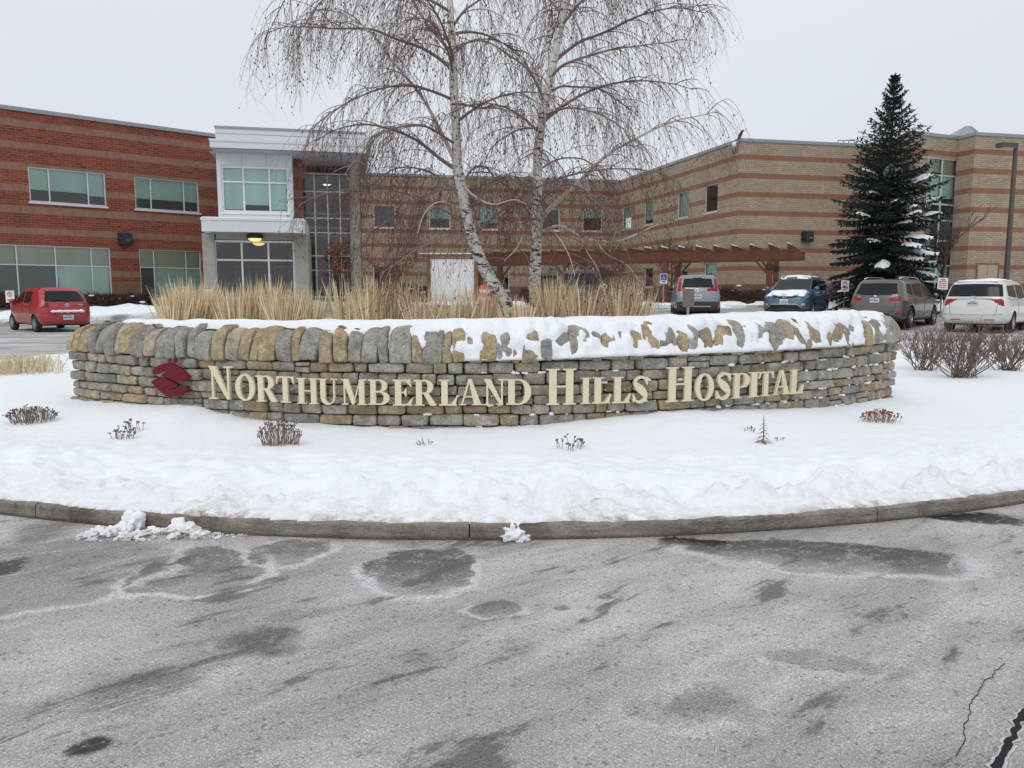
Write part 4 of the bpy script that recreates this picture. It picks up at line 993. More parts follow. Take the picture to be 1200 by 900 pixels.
# bay with the tall window
V0 = onz(1080, 155.7, ROOF); V1 = onz(1122.7, 160.6, ROOF); V2 = onz(1143.5, 156, ROOF); V3 = onz(1199.7, 159, ROOF)
fv = Frame(V0, math.atan2(V1.y - V0.y, V1.x - V0.x)); fs_ = Frame(V1, math.atan2(V2.y - V1.y, V2.x - V1.x)); fe = Frame(V2, math.atan2(V3.y - V2.y, V3.x - V2.x))
Lv = (V1 - V0).length; Ls = (V2 - V1).length
tw = pxwin(fv, 1083, 1119.5, 184, 350); tw = (tw[0], tw[1], 1.1, tw[3])
XB = fv.x(1068, 156)
for fr, x0, L, holes in ((fv, XB, Lv, [tw]), (fs_, 0, Ls, []), (fe, 0, 44, [])):
    fbuild(wallmesh(x0, L, G0, ROOF - .12, holes), 'wall', M['buff_brick'], buff, fr)
    b = MB(); b.box(x0, L, -.05, .4, ROOF - .12, ROOF + .05); fbuild(b, 'roof_coping', M['grey_metal'], buff, fr)
bw = MB(); q = fv.w(XB, 0, 0); q2 = q + ff.n * 6
bw.quad((q.x, q.y, G0), (q.x, q.y, ROOF - .12), (q2.x, q2.y, ROOF - .12), (q2.x, q2.y, G0)); bw.build('side_wall', M['buff_brick'], buff, off=(*Bc[:2], 0))
zt = lambda p: (fv.hit(1100, p)[1] - tw[2]) / (tw[3] - tw[2])
hz = [zt(p) for p in (330, 311, 282, 258, 239, 205)]
window(buff, fv, *tw, (.5,), hz, [(0, 6, 'beige', 1), (1, 6, 'beige', 1), (0, 5, 'blind', 1), (1, 5, 'blind', .78), (0, 3, 'shade', 1), (1, 3, 'shade', 1), (0, 1, 'blind', .6), (1, 1, 'blind', 1), (0, 2, 'shade', 1)], fw=.10, sill=False)
b = MB(); b.quad((tw[0] - .3, .5, G0), (tw[1] + .3, .5, G0), (tw[1] + .3, .5, ROOF), (tw[0] - .3, .5, ROOF)); fbuild(b, 'interior_wall', M['dark'], buff, fv)
da, db = fe.x(1144.5, 325), fe.x(1168, 325); dz = fe.hit(1156, 310)[1]
b = MB(); b.box(da, db, -.03, .02, .9, dz); d_ = fbuild(b, 'door', M['door_beige'], buff, fe)
b = MB(); b.box(da - .08, da, -.05, .02, .9, dz + .08); b.box(db, db + .08, -.05, .02, .9, dz + .08); b.box(da, db, -.05, .02, dz, dz + .08); b.box((da + db) / 2 - .01, (da + db) / 2 + .01, -.035, -.03, .9, dz); b.build('frame', M['timber'], d_)
# hipped metal plant roof and roof rail
h0 = at(1101, 156, 47); h1 = at(1168, 156, 47); ap = at(1131, 148, 50); ap2 = at(1138, 148, 50)
b = MB(); zb_ = ROOF - .2
P = [(h0.x, 46.2, zb_), (h1.x + .6, 47.0, zb_), (h1.x + .6, 54, zb_), (h0.x, 54, zb_), (ap.x, 50, ap.z), (ap2.x, 50, ap2.z)]
b.add(P, [(0, 1, 5, 4), (1, 2, 5), (2, 3, 4, 5), (3, 0, 4)])
for i in range(11):
    u = i / 10; lo = Vector(P[0]).lerp(Vector(P[1]), u); hi = Vector(P[4]).lerp(Vector(P[5]), u); b.tube([lo, hi], .03, 4)
b.build('plant_roof', M['roofmetal'], buff, off=(*Bc[:2], 0))
b = MB(); ra = at(982, 167, 47); rb = at(1001, 167, 47)
for u in (0, .33, .66, 1):
    p = ra.lerp(rb, u); b.tube([(p.x, p.y, ROOF - .4), (p.x, p.y, ra.z + .12)], .03, 5)
for z in (.12, -.12): b.tube([(ra.x, ra.y, ra.z + z), (rb.x, rb.y, ra.z + z)], .03, 5)
b.build('roof_rail', M['steel'], buff, off=(*Bc[:2], 0))
wall_lamp(ff, 944.5, 277.5, buff, 'square black floodlight on the buff brick wall beside the spruce')
# security camera at the corner, crow on the roof edge
x, z = fr_.hit(865, 169.5); t = thing('security_camera', 'white dome security camera with looped cable at the roof corner', 'security camera', fr_.w(x, 0, z))
n_ = -fr_.n
m = MB(); m.tube([Vector((0, 0, .12)), Vector((0, 0, .12)) + n_ * .22, n_ * .22], .05, 8); m.lathe([(.01, .12), (.13, .10), (.14, -.05), (.10, -.14), (.01, -.17)], n_ * .24, (0, 0, 1), 16); m.build('body', M['white'], t, smooth=True)
m = MB(); m.tube(catmull([tuple(n_ * .2), tuple(n_ * .08 + Vector((0, 0, -.3)) - fr_.u * .1), tuple(n_ * .05 - fr_.u * .4 + Vector((0, 0, -.42))), tuple(n_ * .03 - fr_.u * .55 + Vector((0, 0, -.15)))], 6), .02, 5); m.build('cable', M['black'], t)
p = ff.w(.05, .1, ROOF + .05); t = thing('bird', 'black crow perched on the roof corner above the camera', 'bird', p)
ax = ff.u
def bp(a, z): return tuple(ax * a + Vector((0, 0, z)))
m = MB(); m.tube(catmull([bp(.24, .40), bp(.19, .405), bp(.13, .42), bp(.085, .40), bp(.04, .32), bp(-.01, .23), bp(-.06, .14), bp(-.11, .06), bp(-.20, -.06), bp(-.25, -.12)], 4), [interp(i, [(0, .006), (4, .018), (8, .055), (12, .06), (16, .075), (20, .095), (24, .09), (28, .06), (32, .035), (36, .012)]) for i in range(37)], 12); m.build('body', M['bird'], t, smooth=True)
m = MB()
for s in (-1, 1): m.tube([Vector(bp(-.03, .12)) + ff.n * .035 * s, Vector(bp(-.01, .0)) + ff.n * .035 * s], .012, 5)
m.build('leg', M['bird'], t)
# ------------------------------------------------------------------ parked cars
def tabs(tab, n=160, k=5):
    xs = np.linspace(tab[0][0], tab[-1][0], n); ys = np.interp(xs, [p[0] for p in tab], [p[1] for p in tab])
    pad = np.concatenate([[ys[0]] * k, ys, [ys[-1]] * k]); ker = np.ones(2 * k + 1) / (2 * k + 1); ys = np.convolve(pad, ker, 'valid')
    return lambda x: float(np.interp(x, xs, ys))
def inpoly(x, y, P):
    c = False; n = len(P)
    for i in range(n):
        a, b = P[i], P[(i + 1) % n]
        if (a[1] > y) != (b[1] > y) and x < a[0] + (y - a[1]) / (b[1] - a[1]) * (b[0] - a[0]): c = not c
    return c
def tyre(mb, c, r, w, n=26):
    mb.lathe([(r * .62, -w / 2), (r * .9, -w / 2), (r * .985, -w * .36), (r, 0), (r * .985, w * .36), (r * .9, w / 2), (r * .62, w / 2)], c, (0, 1, 0), n, closed=True)
def car(name, label, cat, sp, pos, heading):
    """local axes: +X forward, +Y to the car's left, Z up, origin on the ground under the middle"""
    L, Wd, H = sp['L'], sp['W'], sp['H']; zc = sp.get('clear', .2)
    root = thing(name, label, cat, pos, heading)
    top = tabs(sp['top']); rin = tabs(sp['rear']); fin = tabs(sp['front']); tum = tabs(sp['tumble']); plan = tabs(sp['plan'])
    hx, hy, hz = L / 2, Wd / 2, (H - zc) / 2; RR = sp.get('round', .17)
    def halfw(x, z): return hy * plan(x / L + .5) * tum(z)
    def mp(a, b, c):
        p = Vector((a * hx, b * hy, c * hz)); q = Vector([max(-h + RR, min(h - RR, v)) for h, v in zip((hx, hy, hz), p)]); d = p - q
        if d.length > 1e-9: p = q + d.normalized() * min(RR, max(abs(d.x), abs(d.y), abs(d.z)))
        a, b, c = p.x / hx, p.y / hy, p.z / hz; s = (a + 1) / 2; w = (c + 1) / 2
        x = a * hx; z = zc
        for _ in range(5):
            z = zc + (top(x / L + .5) - zc) * w
            x = lerp(-hx + rin(z), hx - fin(z), s)
        y = b * halfw(x, z)
        # crown the roof and bonnet a little, bow the ends in plan
        z -= .035 * (b ** 2) * w ** 6
        bow = sp.get('bow', .10) * abs(b) ** 2.2
        if a < -.5: x += bow * ((-a - .5) / .5) ** 2
        if a > .5: x -= bow * 1.6 * ((a - .5) / .5) ** 2
        return Vector((x, y, z))
    st = sp.get('step', .034); na, nb, nc = int(L / st), int(Wd / st), int((H - zc) / st)
    idx = {}; V = []
    def vid(i, j, k):
        key = (i, j, k)
        if key not in idx: idx[key] = len(V); V.append(mp(2 * i / na - 1, 2 * j / nb - 1, 2 * k / nc - 1))
        return idx[key]
    parts = {}
    wx = sp['wheels']; wr = sp['wr']
    def put(q, side):
        P = [V[i] for i in q]; c = (P[0] + P[1] + P[2] + P[3]) / 4; nn = (P[2] - P[0]).cross(P[3] - P[1]); nn = nn.normalized() if nn.length > 1e-9 else nn
        x, y, z = c
        if side in 'LR':
            for w in wx:
                d = math.hypot(x - w, z - wr)
                if d < wr * 1.13 or (abs(x - w) < wr * 1.13 and z < wr): return
                if d < wr * 1.27 and sp.get('arch'): parts.setdefault('arch_trim', []).append(q); return
            for nm, P_ in sp['side']:
                if inpoly(x, z, P_): parts.setdefault((nm, side, tuple(P_[0])), []).append(q); return
            if z < sp.get('skirt', .0): parts.setdefault('sill', []).append(q); return
        elif side == 'B':
            for nm, P_ in sp['back']:
                for sg in (1, -1):
                    if inpoly(y * sg, z, P_): parts.setdefault((nm, side, sg if min(p[0] for p in P_) > .02 else 0, P_[0]), []).append(q); return
        elif side == 'F':
            for nm, P_ in sp['nose']:
                for sg in (1, -1):
                    if inpoly(y * sg, z, P_): parts.setdefault((nm, side, sg if min(p[0] for p in P_) > .02 else 0, P_[0]), []).append(q); return
        elif side == 'T':
            w0, w1, m = sp['ws']
            if w0 < x < w1 and abs(y) < halfw(x, z) - m and nn.z < .95: parts.setdefault('windscreen', []).append(q); return
            if sp.get('sunroof') and sp['sunroof'][0] < x < sp['sunroof'][1] and abs(y) < .42: parts.setdefault('sunroof', []).append(q); return
        elif side == 'D': parts.setdefault('underbody', []).append(q); return
        parts.setdefault('body', []).append(q)
    for i in range(na):
        for k in range(nc):
            put((vid(i, 0, k), vid(i + 1, 0, k), vid(i + 1, 0, k + 1), vid(i, 0, k + 1)), 'R')
            put((vid(i + 1, nb, k), vid(i, nb, k), vid(i, nb, k + 1), vid(i + 1, nb, k + 1)), 'L')
        for j in range(nb):
            put((vid(i, j, nc), vid(i + 1, j, nc), vid(i + 1, j + 1, nc), vid(i, j + 1, nc)), 'T')
            put((vid(i, j, 0), vid(i, j + 1, 0), vid(i + 1, j + 1, 0), vid(i + 1, j, 0)), 'D')
    for j in range(nb):
        for k in range(nc):
            put((vid(0, j + 1, k), vid(0, j, k), vid(0, j, k + 1), vid(0, j + 1, k + 1)), 'B')
            put((vid(na, j, k), vid(na, j + 1, k), vid(na, j + 1, k + 1), vid(na, j, k + 1)), 'F')
    mats = {'body': sp['paint'], 'side_window': M['car_glass'], 'rear_window': M['car_glass'], 'windscreen': M['car_glass'], 'sunroof': M['car_glass'], 'tail_light': M[sp.get('tailmat', 'tail')], 'headlight': M['head'],
            'bumper_trim': M['trim'], 'sill': M['trim'], 'arch_trim': M['trim'], 'underbody': M['black'], 'grille': M['black'], 'fog_light': M['head'], 'reflector': M['tail'], 'pillar': M['black']}
    cent = {}
    for key, fs in parts.items():
        nm = key if isinstance(key, str) else key[0]
        used = sorted({i for f in fs for i in f}); rm = {u: n for n, u in enumerate(used)}
        m = MB(); m.v = [tuple(V[u]) for u in used]; m.f = [tuple(rm[i] for i in f) for f in fs]
        o = m.build(nm, mats[nm], root, smooth=True)
        if nm == 'body': bodyo = o
    # dark inner shell closes the wheel arches
    m = MB(); m.box(-hx + .25, hx - .3, -hy + .30, hy - .30, zc + .03, min(.85, H * .5)); m.build('inner_shell', M['black'], root)
    for w in wx:
        for sg in (1, -1):
            yw = sg * (hy * .985 - sp.get('ww', .21) / 2)
            m = MB(); tyre(m, (w, yw, wr), wr, sp.get('ww', .21)); t = m.build('wheel', M['tyre'], root, smooth=True, sharp=40)
            m = MB(); yo = yw + sg * sp.get('ww', .21) * .34
            m.lathe([(wr * .64, 0), (wr * .60, sg * .025), (wr * .56, -sg * .01)], (w, yo, wr), (0, 1, 0), 24)
            m.lathe([(.0, sg * .012), (wr * .15, sg * .012), (wr * .17, -sg * .02)], (w, yo, wr), (0, 1, 0), 12)
            ns = sp.get('spokes', 5)
            for k in range(ns):
                a = 2 * PI * k / ns + .3
                for da in ((-.13, .13) if sp.get('dspoke') else (0,)):
                    p0 = Vector((w + math.cos(a) * wr * .12, yo, wr + math.sin(a) * wr * .12)); p1 = Vector((w + math.cos(a + da) * wr * .6, yo + sg * .006, wr + math.sin(a + da) * wr * .6)); m.beam(p0, p1, .045 if not sp.get('dspoke') else .03, .03, (0, 1, 0))
            m.build('rim', sp.get('rimmat', M['rim']), t)
            m = MB(); m.lathe([(wr * .6, 0), (0.0, 0)], (w, yo - sg * .03, wr), (0, 1, 0), 20); m.build('brake_disc', M['black'], t)
    # mirrors, handles, seams, plates, wipers
    mxp, mzp = sp['mirror']
    for sg in (1, -1):
        yb = sg * halfw(mxp, mzp); m = MB(); m.ico((mxp, yb + sg * .13, mzp + .02), .12, 1, .1, 2, (.6, .85, .75)); m.tube([(mxp + .02, yb - sg * .02, mzp - .03), (mxp, yb + sg * .09, mzp)], .03, 6)
        m.build('mirror', sp.get('mirmat', sp['paint']), root, smooth=True)
        s = MB()
        for ln in sp['seams']:
            Q = []
            for (a, b) in zip(ln[:-1], ln[1:]):
                for i in range(8): Q.append((lerp(a[0], b[0], i / 8), lerp(a[1], b[1], i / 8)))
            Q.append(ln[-1]); s.tube([(x, sg * (halfw(x, z) + .001), z) for x, z in Q], .006, 4)
        s.build('door_seam', M['black'], root)
        for (x, z) in sp['handles']:
            m = MB(); m.tube([(x - .1, sg * (halfw(x - .1, z) + .005), z), (x - .07, sg * (halfw(x, z) + .035), z), (x + .07, sg * (halfw(x, z) + .035), z), (x + .1, sg * (halfw(x + .1, z) + .005), z)], .016, 6); m.build('door_handle', sp.get('hmat', sp['paint']), root, smooth=True)
        if sp.get('rails'):
            x0, x1 = sp['rails']; m = MB(); Q = [(lerp(x0, x1, i / 10), sg * (halfw(0, H) * .80), top(lerp(x0, x1, i / 10) / L + .5) + (.05 if 0 < i < 10 else 0)) for i in range(11)]; m.tube(Q, .022, 6); m.build('roof_rail', M['trim'] if sp.get('railblack') else M['chrome'], root, smooth=True)
    def xb(z): return -hx + rin(z)
    for ln in sp.get('backlines', []):
        m = MB(); Q = []
        for (p, q) in zip(ln[:-1], ln[1:]):
            for i in range(10): Q.append((lerp(p[0], q[0], i / 10), lerp(p[1], q[1], i / 10)))
        Q.append(ln[-1]); bw = sp.get('bow', .10)
        m.tube([(xb(z) + bw * (abs(y) / halfw(-hx, z)) ** 2.2 + .002, y, z) for y, z in Q], .007, 4); m.build('tailgate_seam', M['black'], root)
    for (z, hw, mt, nm) in sp.get('backbars', []):
        m = MB(); m.box(xb(z) - .022, xb(z) + .03, -hw, hw, z - .02, z + .02); m.build(nm, M[mt], root)
    def plate(x, z, sx_, dark=False):
        m = MB(); m.box(x - .012, x + .012, -.155, .155, z - .078, z + .078); p = m.build('licence_plate', M['plate'], root)
        m = MB(); xx = x + sx_ * .0135
        for k in range(7):
            y = -.115 + k * .036 + (.012 if k > 3 else 0); m.box(xx - .001, xx + .001, y, y + .022, z - .032, z + .026)
        m.box(xx - .001, xx + .001, -.08, .08, z + .045, z + .058); m.build('plate_lettering', M['plate_ink'], p)
    if 'plate_b' in sp: z = sp['plate_b']; plate(xb(z) - sp.get('plate_off', .02), z, -1)
    if 'plate_f' in sp: z = sp['plate_f']; plate(hx - fin(z) + .02, z, 1)
    if 'wiper' in sp:
        z0, z1, y0, y1 = sp['wiper']; m = MB(); m.tube([(xb(z0) - .03, y0, z0), (xb(lerp(z0, z1, .6)) - .02, lerp(y0, y1, .4), z1), (xb(z1) - .02, y1, z1)], .014, 5); m.build('wiper', M['black'], root)
    if 'antenna' in sp:
        x, h = sp['antenna']; m = MB(); z = top(x / L + .5); m.tube([(x, 0, z - .02), (x - h * .25, 0, z + h)], [.02, .006], 5); m.build('antenna', M['black'], root)
    for em in sp.get('emblem', []):
        end, kind, y, z, s = em; x = (xb(z) - .012) if end == 'b' else hx - fin(z) + .03; d = -1 if end == 'b' else 1
        m = MB(); f = lambda a, b: (x + d * .006, y - d * a * s, z + b * s)
        if kind == 'h':      # wide H in a rounded frame
            Pp = catmull([(-.5, .42), (0, .46), (.5, .42), (.44, -.1), (.3, -.42), (0, -.46), (-.3, -.42), (-.44, -.1), (-.5, .42)], 4); m.tube([f(*p) for p in Pp], s * .06, 5)
            m.tube([f(-.3, .38), f(-.16, -.38)], s * .09, 5); m.tube([f(.3, .38), f(.16, -.38)], s * .09, 5); m.tube([f(-.2, 0), f(.2, 0)], s * .08, 5)
        elif kind == 'ovals':
            for (rx, ry, cy) in ((.5, .34, 0), (.2, .32, 0), (.3, .14, .17)): m.tube([f(rx * math.cos(a * PI / 12), cy + ry * math.sin(a * PI / 12)) for a in range(25)], s * .045, 5)
        elif kind == 'disc': m.lathe([(s * .5, 0), (s * .5, .01), (0, .012)], (x, y, z), (d, 0, 0), 16)
        elif kind == 'word':
            for k in range(6): m.box(x - .006, x + .006, y + (k - 3) * s * .34, y + (k - 3) * s * .34 + s * .22, z - s * .18, z + s * .18)
        m.build('emblem' if kind != 'word' else 'nameplate', M['chrome'], root)
    if 'extra' in sp: sp['extra'](root, dict(top=top, halfw=halfw, xb=xb, hx=hx, fin=fin, L=L, V=V))
    return root
def snow_sheet(root, F, x0, x1, hw, thick, seed, zf=None, cover=.0, name='snow', inset=.12):
    """a lumpy sheet of snow on an upper surface of a car"""
    m = MB(); n1, n2 = 26, 26
    for i in range(n1 + 1):
        for j in range(n2 + 1):
            u, v = i / n1, j / n2; x = lerp(x0, x1, u); y0 = min(hw, F['halfw'](x, F['top'](x / F['L'] + .5)) - inset); y = lerp(-y0, y0, v)
            z = F['top'](x / F['L'] + .5) - .035 * (y / max(.1, F['halfw'](x, 1.0))) ** 2
            e = min(u, 1 - u, v, 1 - v) * 9; t = thick * min(1, e) * (.7 + .6 * noise.noise(Vector((x * 2, y * 2, seed)))) + .05 * noise.noise(Vector((x * 1.6, y * 1.6, seed + 7))) - cover
            if e == 0: t = -.03
            m.v.append((x, y, z + t))
    for i in range(n1):
        for j in range(n2): o = i * (n2 + 1) + j; m.f.append((o, o + n2 + 1, o + n2 + 2, o + 1))
    return m.build(name, M['snow'], root, smooth=True)
def lump_bar(root, x, z, y0, y1, r, seed, name='snow'):
    m = MB(); n = 16; m.tube([(x + .02 * noise.noise(Vector((i, seed, 0))), lerp(y0, y1, i / n), z + .012 * noise.noise(Vector((i * .8, seed, 3)))) for i in range(n + 1)], [r * (.7 + .6 * abs(noise.noise(Vector((i * .7, seed, 5))))) if 0 < i < n else .005 for i in range(n + 1)], 7)
    return m.build(name, M['snow'], root, smooth=True)
TUM_SUV = lambda H: [(0, .90), (.3, .955), (.55, 1.0), (.9, .995), (H * .60, .955), (H * .98, .76), (H + .2, .74)]
PLAN = [(0, .90), (.05, .95), (.15, .99), (.4, 1.0), (.75, .99), (.92, .94), (1, .87)]
def hdg(deg): return PI / 2 - R(deg)        # degrees clockwise from straight ahead (+Y)
def zg(x, y): return terrain(x, y) - .005
# red hatchback
def red_extra(root, F):
    lump_bar(root, F['xb'](.68) - .02, .70, -.53, .52, .05, 3)
    m = MB(); x0, x1 = -.75, .55
    for sg in (1, -1):
        m = MB()
        m.v = []; n = 12
        for i in range(n + 1):
            for j in range(9):
                x = lerp(-.72, .72, i / n); z = lerp(.36, .66 - .08 * i / n, j / 8); m.v.append((x, sg * (F['halfw'](x, z) + .004), z))
        for i in range(n):
            for j in range(8): o = i * 9 + j; m.f.append((o, o + 9, o + 10, o + 1))
        m.build('salt_stain', M['saltfilm'], root, smooth=True)
t = NT('salt_film'); f_, _ = t.noise(t.obj(), 6, 5); M['saltfilm'] = t.done(t.mix(f_, (.30, .03, .03), (.46, .30, .29)), .8)
P_RED = paint('red_car_paint', (.37, .010, .018), .3, 0, .7, .12)
RED = dict(backlines=[[(.56, .96), (.54, .62), (-.54, .62), (-.56, .96)], [(.78, .66), (.54, .62)], [(-.78, .66), (-.54, .62)], [(.70, .34), (-.70, .34)]], L=3.62, W=1.66, H=1.5, clear=.22, paint=P_RED, top=[(0, 1.44), (.10, 1.475), (.3, 1.5), (.55, 1.485), (.64, 1.42), (.82, .98), (.9, .90), (1, .76)],
           rear=[(0, .14), (.3, .04), (.5, .0), (.72, .02), (.92, .06), (1.0, .10), (1.44, .46), (1.6, .5)], front=[(0, .2), (.3, .05), (.5, 0), (.75, .1), (1.5, .3)], tumble=TUM_SUV(1.5), plan=PLAN,
           wheels=(-1.12, 1.25), wr=.29, ww=.17, ws=(.45, 1.2, .10), step=.03, bow=.13, tailmat='tail_dark',
           side=[('side_window', [(.86, .99), (.06, .97), (.06, 1.36), (.42, 1.36)]), ('side_window', [(-.04, .97), (-.75, 1.0), (-.74, 1.34), (-.04, 1.36)])],
           back=[('rear_window', [(-.02, 1.0), (.62, 1.0), (.50, 1.37), (-.02, 1.39)]), ('tail_light', [(.50, .82), (.86, .82), (.86, .99), (.52, .97)]), ('bumper_trim', [(-.02, .2), (.9, .2), (.9, .28), (-.02, .28)])],
           nose=[('headlight', [(.4, .6), (.8, .65), (.8, .8), (.4, .75)]), ('grille', [(-.02, .3), (.5, .3), (.5, .45), (-.02, .45)])],
           mirror=(.72, 1.0), seams=[[(.0, .34), (.0, .95)], [(-.78, .62), (-.80, .98)], [(.95, .4), (.88, .98)]], handles=[(.14, .90), (-.62, .92)], plate_b=.5, plate_off=.03, wiper=(1.02, 1.10, -.05, .45), antenna=(-1.1, .34),
           emblem=[('b', 'ovals', 0, .90, .13), ('b', 'word', -.42, .92, .07), ('b', 'word', .35, .90, .05)], spokes=7, rimmat=M['rim'], hmat=P_RED, extra=red_extra)
pr = onz(86, 389, .3); RP = Vector((-16.1, 27.0)) 
car('red_hatchback', 'small red hatchback with salt on its doors and a strip of snow on its bumper', 'car', RED, (RP.x, RP.y, zg(RP.x, RP.y)), hdg(-48))
# silver SUV, seen from the rear
def suvspec(L, Wd, H, paint_, **k):
    s = H / 1.69
    d = dict(L=L, W=Wd, H=H, clear=.24, paint=paint_, top=[(0, H - .09), (.06, H - .04), (.25, H - .005), (.52, H), (.62, H - .09), (.80, 1.10 * s), (.9, 1.02 * s), (1, .86 * s)],
             rear=[(0, .18), (.35, .05), (.55, .0), (.8, .03), (1.05, .09), (1.15, .13), (H - .1, .42), (H + .1, .5)], front=[(0, .25), (.35, .06), (.55, .0), (.85, .08), (1.1, .22), (1.7, .3)], tumble=TUM_SUV(H), plan=PLAN,
             wheels=(-L * .29, L * .293), wr=.345, ww=.23, ws=(.14 * L, .31 * L, .12), arch=True, skirt=.36,
             side=[('side_window', [(L * .27, 1.12), (L * .02, 1.10), (L * .02, H - .17), (L * .13, H - .17)]), ('side_window', [(L * .0, 1.10), (-L * .215, 1.12), (-L * .215, H - .18), (L * .0, H - .17)]), ('side_window', [(-L * .235, 1.13), (-L * .36, 1.24), (-L * .33, H - .21), (-L * .235, H - .18)])],
             back=[], nose=[('headlight', [(.52, .84), (.9, .90), (.9, 1.02), (.5, .94)]), ('grille', [(-.02, .72), (.5, .76), (.5, .92), (-.02, .92)]), ('bumper_trim', [(-.02, .3), (.95, .3), (.95, .46), (-.02, .40)])],
             mirror=(L * .235, 1.13), seams=[[(L * .01, .42), (L * .01, 1.08)], [(-L * .225, .75), (-L * .225, 1.1)], [(L * .29, .45), (L * .275, 1.1)]], handles=[(L * .055, 1.0), (-L * .17, 1.02)], rails=(-L * .33, L * .12))
    d['backlines'] = [[(.70, 1.12), (.66, .66), (.60, .60), (-.60, .60), (-.66, .66), (-.70, 1.12)], [(.84, .62), (.60, .60)], [(-.84, .62), (-.60, .60)]]
    d.update(k); return d
SILVER = suvspec(4.55, 1.84, 1.69, paint('silver_car_paint', (.24, .255, .29), .35, .5, .6, .25), railblack=True,
    back=[('rear_window', [(-.02, 1.15), (.60, 1.17), (.52, 1.52), (-.02, 1.54)]), ('tail_light', [(.36, 1.03), (.92, 1.03), (.92, 1.16), (.74, 1.30), (.66, 1.52), (.60, 1.52), (.64, 1.17), (.36, 1.12)]), ('reflector', [(.66, .47), (.84, .49), (.84, .55), (.66, .53)]), ('bumper_trim', [(-.02, .2), (1, .2), (1, .56), (.62, .62), (-.02, .62)])],
    plate_b=.82, plate_off=.02, wiper=(1.18, 1.22, .0, .4), emblem=[('b', 'h', 0, 1.07, .12), ('b', 'word', .45, .97, .05)], backbars=[(.44, .5, 'rim', 'bumper_bar')], mirmat=M['trim'])
SP = Vector((7.55, 32.2))
car('silver_suv', 'silver grey suv seen from behind, parked in front of the pergola post', 'car', SILVER, (SP.x, SP.y, zg(SP.x, SP.y)), hdg(10))
# blue SUV facing the camera
def blue_extra(root, F):
    snow_sheet(root, F, 1.42, 2.12, .86, .05, 1); snow_sheet(root, F, -1.55, .62, .74, .05, 2, cover=.005)
    m = MB(); lump_bar(root, F['hx'] - F['fin'](.66) + .03, .715, -.16, .16, .022, 4)
    z = .86; x = F['hx'] - F['fin'](z) + .02; m = MB(); m.tube([(x - .10, -.5, z + .05), (x, -.25, z), (x + .01, 0, z), (x, .25, z), (x - .10, .5, z + .05)], .022, 6); m.build('grille_bar', M['chrome'], root, smooth=True)
    m = MB(); zz = .50; x = F['hx'] - F['fin'](zz) + .02; m.tube([(x - .30, -.72, .36), (x - .12, -.62, .46), (x, -.45, .54), (x, .45, .54), (x - .12, .62, .46), (x - .30, .72, .36)], .03, 6); m.build('bumper_bar', M['rim'], root, smooth=True)
BLUE = suvspec(4.55, 1.82, 1.66, paint('blue_car_paint', (.06, .125, .20), .3, .35, .7, .3), round=.2,
    nose=[('headlight', [(.50, .84), (.93, .90), (.93, 1.06), (.56, .95)]), ('grille', [(-.02, .76), (.46, .79), (.52, .95), (-.02, .95)]), ('fog_light', [(.62, .50), (.80, .50), (.80, .57), (.62, .57)]), ('grille', [(-.02, .36), (.60, .36), (.5, .52), (-.02, .52)]), ('bumper_trim', [(-.02, .2), (.95, .2), (.95, .38), (-.02, .34)])],
    back=[('rear_window', [(-.02, 1.15), (.6, 1.17), (.52, 1.5), (-.02, 1.52)])], plate_f=.62, emblem=[('f', 'h', 0, .865, .16)], spokes=5, dspoke=True, ws=(.50, 1.48, .10), extra=blue_extra, hmat=M['chrome'])
BP = Vector((11.75, 32.0))
car('blue_suv', 'blue suv facing the road with snow on its bonnet and roof', 'car', BLUE, (BP.x, BP.y, zg(BP.x, BP.y)), math.atan2(-.84, -.54))
# bronze SUV
def bronze_extra(root, F):
    m = MB(); x = F['xb'](.6) - .03
    for sg in (1, -1):
        m = MB(); m.lathe([(.05, 0), (.05, .08), (.04, .08), (.04, .01)], (F['xb'](.42) - .03, sg * .62, .42), (1, 0, 0), 12); m.build('exhaust', M['chrome'], root)
BRONZE = suvspec(4.88, 1.93, 1.75, paint('bronze_car_paint', (.125, .112, .100), .3, .5, .6, .35), rails=(-1.75, .7), wr=.38, ww=.26, arch=False, spokes=5, dspoke=True, round=.19,
    back=[('rear_window', [(-.02, 1.16), (.72, 1.18), (.60, 1.56), (-.02, 1.58)]), ('tail_light', [(.46, .97), (.97, .97), (.97, 1.15), (.70, 1.14), (.46, 1.04)]), ('reflector', [(.70, .50), (.90, .52), (.90, .58), (.70, .56)]), ('bumper_trim', [(-.02, .2), (1, .2), (1, .40), (.55, .44), (.5, .52), (-.02, .52)])],
    plate_b=.98, plate_off=.02, emblem=[('b', 'disc', 0, 1.12, .09), ('b', 'word', .55, 1.09, .06)], wiper=(1.19, 1.21, -.1, .35), extra=bronze_extra)
XP = Vector((12.7 + 2.4 * math.sin(R(43)), 27.25 + 2.4 * math.cos(R(43))))
car('bronze_suv', 'dark bronze suv seen from behind, parked in front of the spruce', 'car', BRONZE, (XP.x, XP.y, zg(XP.x, XP.y)), hdg(43))
